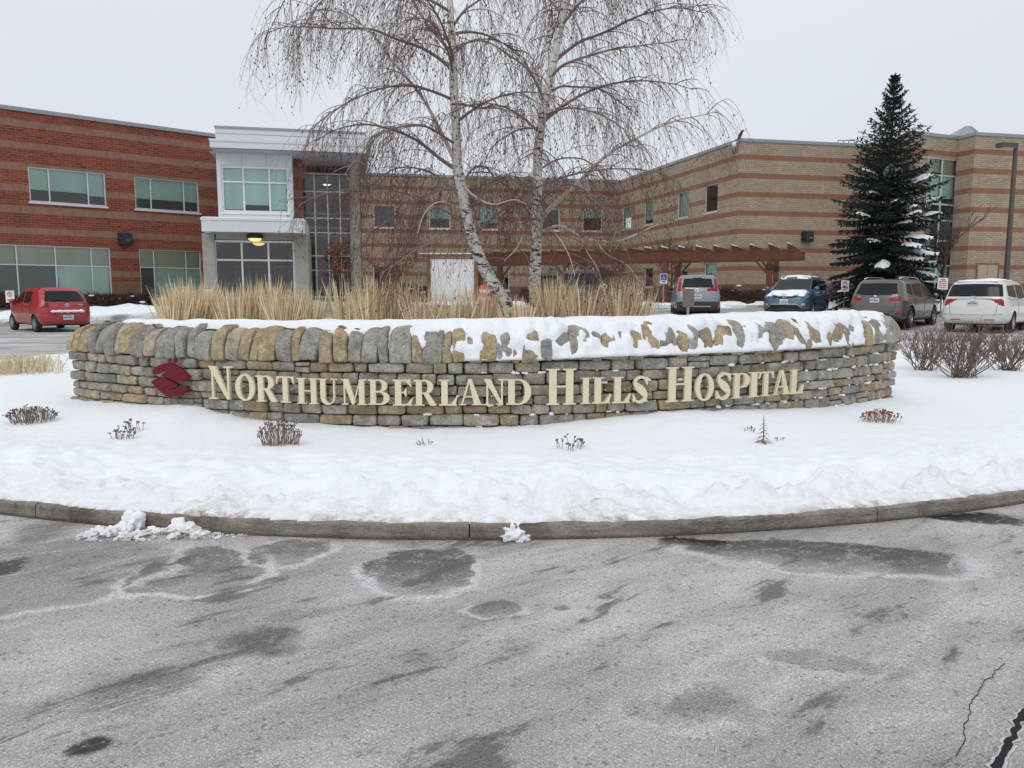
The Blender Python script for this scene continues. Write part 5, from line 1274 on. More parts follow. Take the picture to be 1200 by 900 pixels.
# white minivan
def van_extra(root, F): snow_sheet(root, F, -2.15, 1.3, .95, .035, 5, inset=.14)
WHITE = suvspec(5.15, 2.0, 1.74, paint('white_car_paint', (.66, .66, .64), .35, 0, .6, .45), wr=.345, ww=.22, arch=False, skirt=.0, round=.20, rails=None, spokes=7, clear=.26,
    top=[(0, 1.66), (.06, 1.71), (.25, 1.74), (.55, 1.73), (.66, 1.60), (.86, 1.05), (.94, .96), (1, .82)],
    rear=[(0, .16), (.35, .04), (.55, .0), (.85, .02), (1.10, .07), (1.66, .36), (1.9, .45)],
    back=[('rear_window', [(-.02, 1.19), (.80, 1.20), (.74, 1.58), (-.02, 1.60)]), ('tail_light', [(.46, 1.10), (1.0, 1.10), (1.0, .86), (.80, .88)]), ('reflector', [(.34, .42), (.62, .42), (.62, .46), (.34, .46)])],
    side=[('side_window', [(1.55, 1.12), (.45, 1.10), (.45, 1.56), (.95, 1.56)]), ('side_window', [(.38, 1.10), (-.85, 1.12), (-.85, 1.57), (.38, 1.57)]), ('side_window', [(-.93, 1.13), (-2.05, 1.20), (-1.95, 1.52), (-.93, 1.57)])],
    plate_b=.97, plate_off=.015, backbars=[(1.125, .5, 'chrome', 'chrome_bar')], emblem=[('b', 'h', 0, 1.135, .12), ('b', 'word', .62, .86, .06)], wiper=(1.21, 1.24, -.1, .42), extra=van_extra,
    seams=[[(.42, .42), (.42, 1.08)], [(-.9, .6), (-.9, 1.1)], [(1.62, .45), (1.5, 1.1)], [(-2.1, 1.1), (-.9, 1.08), (.42, 1.06)]])
VP = Vector((14.95 + 2.5 * math.sin(R(43)), 25.2 + 2.5 * math.cos(R(43))))
car('white_minivan', 'white minivan with snow dusted roof parked at the right edge', 'car', WHITE, (VP.x, VP.y, zg(VP.x, VP.y)), hdg(43))
# dark van behind the grass
DARK = suvspec(4.7, 1.82, 1.76, paint('dark_car_paint', (.05, .05, .065), .3, .3, .6, .4), arch=False, round=.16,
    rear=[(0, .18), (.35, .05), (.55, .0), (.8, .02), (1.05, .05), (1.66, .18), (1.9, .25)],
    back=[('rear_window', [(-.02, 1.1), (.70, 1.1), (.62, 1.58), (-.02, 1.6)]), ('tail_light', [(.74, .85), (.95, .85), (.95, 1.2), (.74, 1.2)]), ('bumper_trim', [(-.02, .2), (1, .2), (1, .5), (-.02, .5)])], plate_b=.85, wiper=(1.12, 1.15, -.1, .4))
DP = Vector((3.0, 34.6))
car('dark_van', 'dark charcoal van seen from behind through the dry grass', 'car', DARK, (DP.x, DP.y, zg(DP.x, DP.y)), hdg(4))
# ------------------------------------------------------------------ trees and plants
def resample(P, n):
    P = [Vector(p) for p in P]; C = catmull([tuple(p) for p in P], 6); C = [Vector(c) for c in C]
    L = [0]
    for a, b in zip(C[:-1], C[1:]): L.append(L[-1] + (b - a).length)
    out = []
    for i in range(n):
        l = L[-1] * i / (n - 1); k = max(0, min(len(C) - 2, int(np.searchsorted(L, l)) - 1)); u = (l - L[k]) / max(1e-6, L[k + 1] - L[k]); out.append(C[k].lerp(C[k + 1], min(1, max(0, u))))
    return out, L[-1]
def birch(name, label, base_px, Y, trunk, limbs, seed, extra_top):
    rn = random.Random(seed); b0 = at(*base_px, Y); b0.z = .22
    root = thing(name, label, 'tree', b0); O = Vector(b0)
    tm, lm, pm, tw, ck = MB(), MB(), MB(), MB(), MB()
    TP = []; TR = []
    for (px, py, r) in trunk:
        p = at(px, py, Y); TP.append(p); TR.append(r)
    TP[0].z = min(TP[0].z, .15)
    Q, _ = resample(TP, 60); ii = np.linspace(0, len(TR) - 1, 60); RRr = np.interp(ii, range(len(TR)), TR)
    # swell a little at random for a natural trunk
    RRr = [r * (1 + .10 * noise.noise(Vector((i * .6, seed, 0)))) for i, r in enumerate(RRr)]
    tm.tube(Q, RRr, 14)
    ntw = [0]
    def twig(p, d, L, r0, depth=0):
        n = max(3, int(L / .13)); P = [Vector(p)]; d = Vector(d).normalized(); st = L / n
        for i in range(n):
            d = (d + Vector((rn.uniform(-.16, .16), rn.uniform(-.16, .16), -.26 - .10 * i / n))).normalized(); P.append(P[-1] + d * st)
            if depth == 0 and rn.random() < .75 and i > 0:
                a = rn.uniform(0, 2 * PI); twig(P[-1], Vector((math.cos(a) * .8, math.sin(a) * .8, rn.uniform(-.9, -.1))), L * rn.uniform(.16, .45), r0 * .75, 1)
        tw.tube(P, [lerp(r0, r0 * .45, i / n) for i in range(n + 1)], 3, False); ntw[0] += 1
        for q in P[1:]:
            if rn.random() < .10: ck.ico(q + Vector((rn.uniform(-.01, .01), rn.uniform(-.01, .01), -.012)), rn.uniform(.005, .010), 0, 0, 0, (1, 1, 1.7))
    def dress(P, Rd, start, dens=1.0, out=None, droop=1.0):
        """side branches and hanging twigs along a limb"""
        n = len(P)
        tot = sum((P[i + 1] - P[i]).length for i in range(n - 1)); cnt = int(tot / .115 * dens)
        for k in range(cnt):
            u = start + (1 - start) * (k + rn.random()) / cnt; i = min(n - 2, int(u * (n - 1))); f = u * (n - 1) - i
            p = P[i].lerp(P[i + 1], f); t = (P[i + 1] - P[i]).normalized(); sd_ = t.cross(Vector((0, 0, 1))); sd_ = sd_.normalized() if sd_.length > .01 else Vector((1, 0, 0))
            if rn.random() < .5: sd_ = -sd_
            d = (t * rn.uniform(.3, 1.0) + sd_ * rn.uniform(.3, 1.0) + Vector((0, 0, rn.uniform(-.1, .65)))).normalized()
            L = rn.uniform(.25, .95) * (1.15 - .6 * u); m = max(4, int(L / .1)); Q = [p]
            for j in range(m):
                d = (d + Vector((rn.uniform(-.12, .12), rn.uniform(-.12, .12), -.17 * droop))).normalized(); Q.append(Q[-1] + d * (L / m))
            r0 = min(Rd * .5, rn.uniform(.0055, .0095)); lm.tube(Q, [lerp(r0, .0032, j / m) for j in range(m + 1)], 4, False)
            for j in range(1, m + 1):
                for _ in range(2 if rn.random() < .35 else 1):
                    if rn.random() < .80: twig(Q[j], d + Vector((rn.uniform(-.7, .7), rn.uniform(-.7, .7), -.5)), rn.uniform(.22, .95) * (1.1 if j == m else 1), rn.uniform(.0021, .0031))
    for (pts, dy, r0, pale, dens) in limbs:
        P3 = [at(px, py, Y + dy * (i / (len(pts) - 1)) ** .8) for i, (px, py) in enumerate(pts)]; P, L = resample(P3, 26)
        P = [p + Vector((noise.noise(p * 1.7 + Vector((seed, 0, 0))), noise.noise(p * 1.7 + Vector((0, seed, 0))), noise.noise(p * 1.7 + Vector((0, 0, seed))))) * .05 * min(1, i / 5) for i, p in enumerate(P)]
        (pm if pale else lm).tube(P, [lerp(r0, .005, (i / 25) ** .85) for i in range(26)], 7); dress(P, r0, .12, dens)
    for k in range(extra_top):
        u = rn.uniform(.30, 1.0); i = int(u * 59); p = Q[min(59, i)]; a = rn.uniform(0, 2 * PI); L = rn.uniform(1.3, 2.9) * (1.25 - .55 * u); d = Vector((math.cos(a), math.sin(a), rn.uniform(.35, 1.1))).normalized(); P = [Vector(p)]
        for j in range(14):
            d = (d + Vector((rn.uniform(-.07, .07), rn.uniform(-.07, .07), -.085))).normalized(); P.append(P[-1] + d * L / 14)
        r0 = rn.uniform(.016, .03); lm.tube(P, [lerp(r0, .004, (j / 14) ** .8) for j in range(15)], 6); dress(P, r0, .12, 1.0)
    tr = tm.build('trunk', M['bark'], root, off=O, smooth=True)
    if pm.v: pm.build('limb', M['limb_pale'], root, off=O, smooth=True)
    lm.build('branches', M['limb'], root, off=O, smooth=True)
    c = tw.build('crown', M['twig'], root, off=O); ck.build('seed_cones', M['catkin'], c, off=O)
    return root, ntw[0]
TL = [(606, 402, .125), (598, 372, .118), (586, 346, .108), (572, 322, .096), (561, 300, .090), (552, 272, .080), (546, 248, .070), (542, 225, .074), (536, 195, .066), (535, 165, .060), (534, 140, .062), (532, 110, .054), (531, 70, .046), (529, 30, .040), (527, 0, .034), (526, -60, .028), (528, -130, .020), (530, -200, .010)]
LL = [([(536, 195), (523, 165), (500, 123), (473, 90), (447, 53), (433, 37), (410, 23), (380, 8)], -.5, .034, 1, 1.0), ([(536, 200), (513, 182), (490, 167), (460, 155), (433, 147), (400, 150), (370, 166)], .7, .030, 0, 1.0),
      ([(533, 118), (500, 105), (470, 101), (440, 106), (400, 122), (365, 150)], -.9, .022, 0, 1.0), ([(531, 82), (510, 66), (480, 50), (450, 38), (420, 32), (380, 34), (335, 30), (310, 40)], .4, .026, 0, 1.0),
      ([(530, 66), (505, 30), (488, 5), (470, -30), (440, -60)], -.6, .026, 1, 1.0), ([(534, 122), (560, 124), (590, 127), (615, 138)], -.8, .018, 0, 1.0), ([(532, 62), (550, 48), (575, 48), (610, 60)], .8, .018, 0, 1.0), ([(530, 32), (550, 10), (580, -12), (620, -20)], -.4, .02, 0, 1.0),
      ([(541, 215), (558, 228), (578, 238), (600, 236), (615, 244)], -.7, .020, 1, .8), ([(546, 246), (526, 238), (508, 241), (494, 255), (488, 275)], -.6, .016, 1, .8), ([(553, 275), (535, 272), (505, 285), (475, 300), (445, 320)], -.9, .016, 0, .9),
      ([(545, 240), (515, 205), (480, 196), (450, 205), (425, 235)], .9, .018, 0, 1.2), ([(536, 170), (500, 150), (462, 150), (428, 175), (405, 205)], -1.2, .02, 0, 1.1), ([(545, 250), (575, 215), (600, 205), (620, 222)], .9, .014, 0, 1.0),
      ([(543, 225), (520, 222), (480, 240), (450, 262), (425, 285)], -.3, .017, 0, 1.1), ([(560, 300), (590, 280), (606, 262), (610, 240)], .5, .014, 0, .8), ([(529, 5), (505, -25), (450, -40), (390, -30), (340, -5), (318, 30)], .6, .024, 0, 1.0), ([(529, 15), (480, -15), (420, -15), (370, 5), (345, 45)], -.9, .022, 0, 1.0)]
TR_ = [(632, 402, .092), (628, 372, .088), (626, 335, .083), (628, 300, .076), (629, 268, .078), (629, 245, .070), (630, 222, .066), (630, 190, .066), (632, 162, .062), (637, 128, .058), (644, 95, .056), (650, 65, .056), (657, 30, .052), (664, 0, .048), (672, -60, .036), (680, -130, .024), (685, -200, .010)]
LR = [([(632, 262), (640, 248), (657, 232), (680, 210), (705, 188), (730, 170), (760, 152), (790, 141), (815, 135), (840, 127)], -.5, .042, 1, .75), ([(631, 277), (643, 268), (660, 266), (680, 278), (700, 283), (720, 283), (740, 276), (772, 265)], -.8, .026, 1, .55),
      ([(645, 268), (658, 284), (667, 303), (672, 322)], -1.0, .014, 1, .5), ([(650, 72), (662, 62), (684, 46), (720, 32), (752, 18), (790, 8), (830, 14)], .6, .028, 0, 1.0), ([(645, 92), (665, 72), (700, 62), (740, 55), (790, 52)], -.7, .024, 0, 1.0), ([(643, 108), (665, 103), (690, 104), (715, 112), (745, 135)], .9, .02, 0, 1.0),
      ([(638, 135), (665, 127), (695, 132), (725, 150), (745, 175)], -.9, .019, 0, 1.0), ([(638, 117), (620, 82), (595, 64), (565, 48), (540, 50)], -.8, .022, 0, 1.0), ([(634, 150), (605, 152), (580, 172), (565, 200)], .8, .016, 0, .7), ([(628, 290), (613, 273), (604, 293), (591, 309)], -.9, .012, 1, .4),
      ([(657, 32), (680, 5), (715, -25), (760, -40)], -.4, .024, 0, 1.0), ([(660, 20), (635, -10), (600, -25), (570, -20)], .6, .02, 0, 1.0), ([(630, 200), (660, 185), (690, 190), (715, 215), (725, 240)], .8, .016, 0, .7), ([(630, 225), (600, 210), (575, 222), (560, 250)], -.5, .014, 0, .6),
      ([(630, 240), (660, 215), (690, 225), (715, 255), (730, 290)], -1.1, .016, 0, 1.0), ([(664, 0), (700, -40), (750, -50), (800, -20), (828, 20)], .7, .022, 0, 1.0), ([(629, 260), (610, 240), (590, 250), (575, 280)], .9, .013, 0, .9), ([(700, 283), (715, 300), (735, 312), (750, 330)], -.7, .010, 1, .7), ([(680, 278), (690, 300), (705, 330), (712, 350)], -.9, .010, 1, .7)]
_, n1 = birch('birch_tree', 'leaning white birch with weeping twigs behind the stone wall', (606, 400), 11.0, TL, LL, 3, 12)
_, n2 = birch('birch_tree', 'straight upright white birch with weeping twigs behind the stone wall', (632, 400), 11.3, TR_, LR, 4, 12)
print('twigs', n1, n2)

# small bare trees in front of the buildings
def bare_tree(name, label, x, y, h, spread, seed, mat, leaves=0, trunk_r=.07, fork=.3, levels=4, leafmat='deadleaf', thin=.006):
    rn = random.Random(seed); g_ = terrain(x, y); root = thing(name, label, 'tree', (x, y, g_)); tm, bm_, lf = MB(), MB(), MB()
    def grow(p, d, L, r, lv):
        n = 6; P = [Vector(p)]
        for i in range(n):
            d = (d + Vector((rn.uniform(-.14, .14), rn.uniform(-.14, .14), rn.uniform(-.04, .10)))).normalized(); P.append(P[-1] + d * L / n)
        (tm if lv == 0 else bm_).tube(P, [lerp(r, r * .6, i / n) for i in range(n + 1)], 7 if lv == 0 else 4, False)
        if lv < levels:
            k = rn.randint(4, 6) if lv == 0 else rn.randint(3, 5)
            for j in range(k):
                i = rn.randint(2 if lv else 3, n); a = rn.uniform(0, 2 * PI); s = Vector((math.cos(a), math.sin(a), 0)); nd = (d * rn.uniform(.6, 1.1) + s * spread * rn.uniform(.5, 1.0) + Vector((0, 0, .15))).normalized()
                grow(P[i], nd, L * rn.uniform(.5, .78), max(thin, r * .5), lv + 1)
        elif leaves:
            for _ in range(leaves):
                q = P[rn.randint(2, n)] + Vector((rn.uniform(-.1, .1), rn.uniform(-.1, .1), rn.uniform(-.15, .05))); s = rn.uniform(.04, .075); a = Vector((rn.uniform(-1, 1), rn.uniform(-1, 1), rn.uniform(-1, .2))).normalized(); b_ = a.orthogonal().normalized()
                lf.add([q, q + (a + b_ * .5) * s, q + a * 2 * s, q + (a - b_ * .5) * s], [(0, 1, 2, 3)])
    grow((0, 0, -.05), Vector((0, 0, 1)), h * fork, trunk_r, 0)
    tm.build('trunk', M[mat], root, smooth=True); c = bm_.build('crown', M[mat], root)
    if lf.v: lf.build('dead_leaves', M[leafmat], c)
    return root
p = at(1106, 345, 33.5); bare_tree('young_tree', 'bare leafless young tree beside the spruce before the tall window', p.x + .1, 33.5, 5.4, .85, 12, 'bare', trunk_r=.09, fork=.36, thin=.012)
p = at(786, 345, 40.5); bare_tree('young_tree', 'bare twiggy young tree rising behind the pergola left post', p.x, 40.5, 5.2, .9, 8, 'bare', trunk_r=.08, fork=.36, thin=.012)
p = at(389, 345, 35); bare_tree('young_tree', 'young tree with brown dead leaves before the glass stair wall', p.x, 35.5, 4.3, .75, 5, 'bare', leaves=2, trunk_r=.06, fork=.34, thin=.008)
p = at(452, 345, 36); bare_tree('young_tree', 'reddish young tree with brown leaves left of the white screen panel', p.x, 37, 4.0, .95, 15, 'redtwig', leaves=1, trunk_r=.06, fork=.30, thin=.010)
p = at(720, 345, 38); bare_tree('young_tree', 'dense red brown twiggy tree between the dark van and pergola post', p.x, 40, 5.2, 1.0, 25, 'redtwig', trunk_r=.07, fork=.28, thin=.016, levels=5)

# spruce
def spruce(px, ptop, Y, pbase, label):
    rn = random.Random(17); tp = at(px, ptop, Y); g_ = terrain(tp.x, Y); H_ = tp.z - g_; Rb = 64 / FPX * Y; root = thing('spruce_tree', label, 'tree', (tp.x, Y, g_))
    tm, nm, sm_ = MB(), MB(), MB(); tm.tube([(0, 0, -.1), (0, 0, H_ * .5), (0, 0, H_ - .2)], [.17, .09, .012], 8)
    tm.tube([(0, 0, H_ - .3), (0, 0, H_)], [.014, .008], 4)
    def needles(p, d, L, w, k):
        """a spray: flat clump of needle blades round a shoot"""
        d = d.normalized(); s = d.orthogonal().normalized(); u = d.cross(s)
        for i in range(k):
            a = rn.uniform(0, 2 * PI); o = s * math.cos(a) + u * math.sin(a); t = rn.random(); q = p + d * L * t; e = q + (o * .55 + d * .8).normalized() * w * rn.uniform(.6, 1.1); b = (o.cross(d)) * w * .17
            nm.add([q - b, q + b, e], [(0, 1, 2)])
    z = .45
    while z < H_ - .12:
        u = (z - .3) / (H_ - .3); rad = Rb * interp(1 - u, [(0, .03), (.06, .09), (.18, .27), (.3, .52), (.46, .70), (.62, .87), (.78, .96), (1, 1)]) * rn.uniform(.80, 1.10); nb = max(5, int(14 - 9 * u))
        a0 = rn.uniform(0, 2 * PI)
        for k in range(nb):
            a = a0 + 2 * PI * k / nb + rn.uniform(-.25, .25); L = rad * rn.uniform(.80, 1.06) * (1 + .22 * noise.noise(Vector((math.cos(a) * 1.3, math.sin(a) * 1.3, z * .9)))); n = max(4, int(L / .22)); dr = Vector((math.cos(a), math.sin(a), 0)); P = []
            el = lerp(-.16, .70, u ** 1.4) + rn.uniform(-.1, .1)
            for i in range(n + 1):
                t = i / n; P.append(Vector((0, 0, z)) + dr * L * t + Vector((0, 0, L * (el * t - .50 * t * t * (1 - u) + .26 * t ** 3))))
            tm.tube(P, [lerp(.03 * (1 - u) + .012, .006, i / n) for i in range(n + 1)], 4, False)
            for i in range(1, n + 1):
                t = i / n; fwd = (P[i] - P[i - 1]).normalized(); sd_ = fwd.cross(Vector((0, 0, 1))).normalized(); wl = max(.10, min(.70, L * .5) * (1 - t * .6)) * rn.uniform(.8, 1.1)
                for sg in (-1, 1):
                    d = (fwd * .75 + sd_ * sg + Vector((0, 0, -.28 + .1 * rn.random()))).normalized(); m = max(2, int(wl / .13))
                    for j in range(m): needles(P[i] + d * wl * j / m, d, wl / m * 1.2, .15 * (1 - .45 * u), 9)
                for _ in range(2 if u < .8 else 1):
                    d = (fwd * .5 + sd_ * rn.uniform(-.6, .6) + Vector((0, 0, -.8))).normalized(); needles(P[i] + sd_ * rn.uniform(-.5, .5) * wl, d, wl * .45, .15 * (1 - .4 * u), 9)
                needles(P[i - 1], fwd, (P[i] - P[i - 1]).length, .15 * (1 - .45 * u), 11)
            # snow resting on the boughs (heavier on the right-hand, middle and low parts)
            face = Vector((math.cos(a), math.sin(a), 0)).dot(Vector((.28, -.96, 0)))
            if .05 < u < .56 and face > -.35 and rn.random() < .16 + .34 * face:
                i0 = max(1, int(n * rn.uniform(.35, .6))); Q = P[i0:]
                if len(Q) > 1:
                    m = len(Q); sv = []
                    fwd = (Q[-1] - Q[0]).normalized(); sd_ = fwd.cross(Vector((0, 0, 1))).normalized(); wdt = min(rn.uniform(.12, .26), L * .15)
                    N1, N2 = 8, 6
                    o = len(sm_.v)
                    for ii in range(N1 + 1):
                        c = Q[0].lerp(Q[-1], ii / N1) + Vector((0, 0, .05))
                        for jj in range(N2 + 1):
                            v = jj / N2 * 2 - 1; w = wdt * (.5 + .8 * math.sin(PI * min(1, .15 + ii / N1 * .8))); q = c + sd_ * v * w + fwd * .05 * noise.noise(Vector((ii, jj, z)))
                            hgt = .07 * (1 - v * v) * math.sin(PI * min(.97, max(.03, ii / N1))) + .075 * noise.noise(q * 7) - .035 - .10 * abs(v); sm_.v.append((q.x, q.y, q.z + hgt))
                    for ii in range(N1):
                        for jj in range(N2): e_ = o + ii * (N2 + 1) + jj; sm_.f.append((e_, e_ + 1, e_ + N2 + 2, e_ + N2 + 1))
        z += lerp(.34, .21, u) * rn.uniform(.85, 1.15)
    needles(Vector((0, 0, H_ - .5)), Vector((0, 0, 1)), .45, .09, 30)
    tm.build('trunk', M['bare'], root); c = nm.build('crown', M['needle'], root); sm_.build('snow', M['snow'], c, smooth=True); print('needles', len(nm.f))
spruce(1049, 84, 33.5, 335, 'tall dark green spruce with snow on its boughs')

# ornamental grass clumps behind the wall
def grass_clump(label, px, Y, ytop, wpx, n, seed, mat='straw', lean=.10):
    rn = random.Random(seed); b = at(px, 380, Y); g_ = .24 if Y < 14 else .3; hh = at(px, ytop, Y).z - g_; root = thing('ornamental_grass', label, 'grass clump', (b.x, Y, g_), group='dry ornamental grass clumps behind the wall'); m = MB(); hw = wpx / 2 / FPX * Y
    for i in range(n):
        a = rn.uniform(0, 2 * PI); rr = math.sqrt(rn.random()); x0, y0 = math.cos(a) * rr * hw * .8, math.sin(a) * rr * .30; h = hh * rn.choice([rn.uniform(.5, .85), rn.uniform(.75, 1.08), rn.uniform(.85, 1.0)])
        lx = x0 / hw * lean + rn.uniform(-.09, .09); ly = rn.uniform(-.1, .1); w = rn.uniform(.0045, .008); fa_ = rn.uniform(0, PI); dx, dy = math.cos(fa_) * w, math.sin(fa_) * w; plume = rn.random() < .6; P = []
        for k in range(6):
            t = k / 5; P.append((x0 + lx * h * t * t * 1.6, y0 + ly * h * t * t, h * t * (1 - .04 * abs(lx) * t)))
        wd = [1.1, 1, .9, .75, (1.5 if plume else .6), .15]
        if plume: wd[3] = .8
        V = []
        for p, ww in zip(P, wd): V += [(p[0] - dx * ww, p[1] - dy * ww, p[2]), (p[0] + dx * ww, p[1] + dy * ww, p[2])]
        m.add(V, [(2 * k, 2 * k + 1, 2 * k + 3, 2 * k + 2) for k in range(5)])
        if rn.random() < .4:      # a bent leaf blade low down
            L = h * rn.uniform(.4, .7); a2 = rn.uniform(0, 2 * PI); ex, ey = math.cos(a2) * L * .5, math.sin(a2) * L * .5
            m.add([(x0 - w, y0, 0), (x0 + w, y0, 0), (x0 + ex * .5 + w, y0 + ey * .5, L * .75), (x0 + ex * .5 - w, y0 + ey * .5, L * .75), (x0 + ex, y0 + ey, L * .72)], [(0, 1, 2, 3), (3, 2, 4)])
    m.build('stems', M[mat], root); return root
GC = [(211, 343, 26, 'leftmost clump of dry straw grass behind the stone wall'), (226, 334, 34, 'dry straw grass clump before the right edge of the red brick wing'), (252, 340, 34, 'dry straw grass clump before the left concrete entrance column'), (281, 341, 34, 'dry straw grass clump before the left part of the entrance glass'),
      (308, 333, 34, 'dry straw grass clump below the entrance ceiling lamps'), (336, 341, 30, 'dry straw grass clump before the right part of the entrance glass'), (362, 344, 20, 'dry straw grass clump before the right concrete entrance column'), (410, 333, 30, 'dry straw grass clump at the foot of the round concrete column'),
      (440, 330, 30, 'tall dry grass clump just right of the round concrete column'), (463, 329, 18, 'tall thin dry grass clump midway between round column and white screen'), (494, 341, 18, 'sparse dry grass clump at the left edge of the white screen'), (528, 345, 40, 'dry grass clump directly before the white screen panel'), (562, 338, 30, 'dry grass clump between the white screen and the leaning birch trunk'),
      (610, 356, 26, 'short dry grass clump between the two birch trunks'), (650, 329, 24, 'tall dry grass clump just right of the upright birch trunk'), (680, 340, 30, 'dry grass clump hiding the dark van'), (722, 336, 26, 'dry grass clump right of the red snow capped post'), (742, 334, 24, 'rightmost clump of dry straw grass behind the stone wall')]
for i, (px, yt, w, lab) in enumerate(GC): grass_clump(lab, px, 10.6 + .5 * ((i * 7) % 5) / 5, yt - 4, w - 1, 330 if 360 < px < 600 else 520, 50 + i)
# pale tuft left of the wall
rn = random.Random(2)
for (px, py, Yd, w, h, lab) in ((22, 441, None, 95, .34, 'low pale dry grass tuft in the snow left of the stone wall'),):
    b = onz(px, py, .27); root = thing('grass_tuft', lab, 'grass clump', b); m = MB()
    for i in range(420):
        x0 = rn.gauss(0, .28); y0 = rn.gauss(0, .25); L = h * rn.uniform(.5, 1.3); a = rn.uniform(0, 2 * PI); k = rn.uniform(.3, 1.0); ww = .005; ex, ey = math.cos(a) * L * k + .12, math.sin(a) * L * k * .6
        m.add([(x0 - ww, y0, -.03), (x0 + ww, y0, -.03), (x0 + ex * .5 + ww, y0 + ey * .5, L * .8), (x0 + ex * .5 - ww, y0 + ey * .5, L * .8), (x0 + ex * 1.1, y0 + ey * 1.1, L * (.75 - .4 * k))], [(0, 1, 2, 3), (3, 2, 4)])
    m.build('stems', M['straw_pale'], root)
# red-brown shrubs on the right of the island
def shrub(label, px, py, wpx, hpx, n, seed):
    rn = random.Random(seed); b = onz(px, py, .27); sc = b.y / FPX; hw = wpx / 2 * sc; hh = hpx * sc; root = thing('twiggy_shrub', label, 'shrub', (b.x, b.y, .22), group='bare shrubs right of the wall'); st, tw = MB(), MB()
    for i in range(n):
        a = rn.uniform(0, 2 * PI); rr = rn.uniform(.15, 1) ** .7; x0, y0 = rn.gauss(0, .12 * hw), rn.gauss(0, .08); tx, ty = math.cos(a) * rr * hw, math.sin(a) * rr * hw * .55; tz = hh * (1.02 - .25 * rr ** 2) * rn.uniform(.75, 1.1); P = []
        for k in range(6):
            t = k / 5; q = Vector((lerp(x0, tx, t ** .85), lerp(y0, ty, t ** .85), tz * t ** 1.0)); P.append(q + Vector((noise.noise(q * 5 + Vector((i, 0, 0))), noise.noise(q * 5 + Vector((0, i, 0))), 0)) * .045)
        st.tube(P, [lerp(.0062, .003, k / 5) for k in range(6)], 4, False)
        for k in range(2, 6):
            for _ in range(2):
                d = ((P[k] - P[k - 1]).normalized() + Vector((rn.uniform(-.8, .8), rn.uniform(-.8, .8), rn.uniform(-.1, .7)))).normalized(); L = rn.uniform(.08, .22); e = P[k] + d * L
                tw.tube([P[k], P[k] + d * L * .5 + Vector((0, 0, .01)), e], [.0036, .003, .0018], 3, False)
                for _ in range(2):
                    d2 = (d + Vector((rn.uniform(-.7, .7), rn.uniform(-.7, .7), rn.uniform(0, .7)))).normalized(); q = P[k] + d * L * rn.uniform(.3, 1); tw.tube([q, q + d2 * rn.uniform(.05, .12)], [.003, .0018], 3, False)
    st.build('stems', M['redtwig'], root); tw.build('twigs', M['redtwig'], root)
shrub('bare red brown shrub touching the right end of the stone wall', 1082, 433, 84, 46, 44, 1); shrub('largest bare red brown shrub, in the middle of the right-hand row', 1128, 441, 124, 54, 70, 2); shrub('bare red brown shrub at the right edge of the photo', 1182, 434, 96, 44, 50, 3)
# faded perennials poking out of the snow
def perennial(label, px, py, wpx, hpx, n, seed, head=.012, name='sedum_plant', stem='stem', hm='sedum'):
    rn = random.Random(seed); b = onz(px, py, .26); z0 = snow_z(b.x, b.y); b = onz(px, py, z0); z0 = snow_z(b.x, b.y); sc = b.y / FPX; hw, hh = wpx / 2 * sc, hpx * sc; root = thing(name, label, 'plant', (b.x, b.y, z0)); st, hd = MB(), MB()
    for i in range(n):
        a = rn.uniform(0, 2 * PI); rr = math.sqrt(rn.random()); ex, ey = math.cos(a) * rr * hw + rn.gauss(0, .012), math.sin(a) * rr * hw * .7; ez = hh * (1.0 - .55 * rr * rr) * rn.uniform(.7, 1.05); g_ = snow_z(b.x + ex * .6, b.y + ey * .6) - z0 if n < 60 else 0
        p0 = Vector((ex * .75 + rn.gauss(0, .02), ey * .75, g_ - .03)); p1 = Vector((ex, ey, g_ + ez)); st.tube([p0, p0.lerp(p1, .5) + Vector((rn.uniform(-.01, .01), 0, .01)), p1], [.0032, .0028, .0024], 3, False)
        for _ in range(rn.randint(2, 4)): hd.ico(p1 + Vector((rn.uniform(-.014, .014), rn.uniform(-.014, .014), rn.uniform(-.012, .012))), head * rn.uniform(.4, .85), i, .4, 1, (1, 1, .8))
    st.build('stems', M[stem], root); hd.build('seed_heads', M[hm], root, smooth=True)
perennial('wide mound of dry brown stems at the far left of the snow bank', 37, 494, 60, 20, 120, 1, .010); perennial('small dark seed heads in the snow, lower of two below the emblem', 144, 514, 30, 15, 17, 2); perennial('small dark seed heads in the snow, upper of two below the emblem', 158, 500, 24, 16, 12, 3)
perennial('dense brown clump of dry stems in the snow below the letter R', 328, 521, 52, 33, 95, 4, .009); perennial('nearly buried grey stems in the snow below the middle of the wall', 499, 521, 22, 6, 7, 5, .008); perennial('small sprig of dark seed heads in the snow below the word HILLS', 667, 526, 40, 17, 16, 6)
perennial('tiny pair of dark heads in the snow left of the pointed dry plant', 879, 502, 18, 6, 6, 7, .009); perennial('flat red brown dry plant in the snow below the wall right end', 1031, 494, 48, 15, 70, 8, .011, hm='deadleaf')
perennial('tiny dark twig in the snow right of the pointed dry plant', 913, 516, 8, 5, 4, 10, .008)
b = onz(894, 517, .27); b.z = snow_z(b.x, b.y); root = thing('dry_plant', 'pointed pale brown dry plant in the snow below the word HOSPITAL', 'plant', b); m = MB(); rn = random.Random(4)
for i in range(46):
    t = i / 46; a = i * 2.4; z = .235 * t; r = .10 * (1 - t) + .006; d = Vector((math.cos(a), math.sin(a), -.25)); q = Vector((0, 0, z)); w = Vector((-math.sin(a), math.cos(a), 0)) * .013 * (1 - .5 * t); e = q + d * r
    m.add([q, q + d * r * .5 + w, e, q + d * r * .5 - w], [(0, 1, 2, 3)])
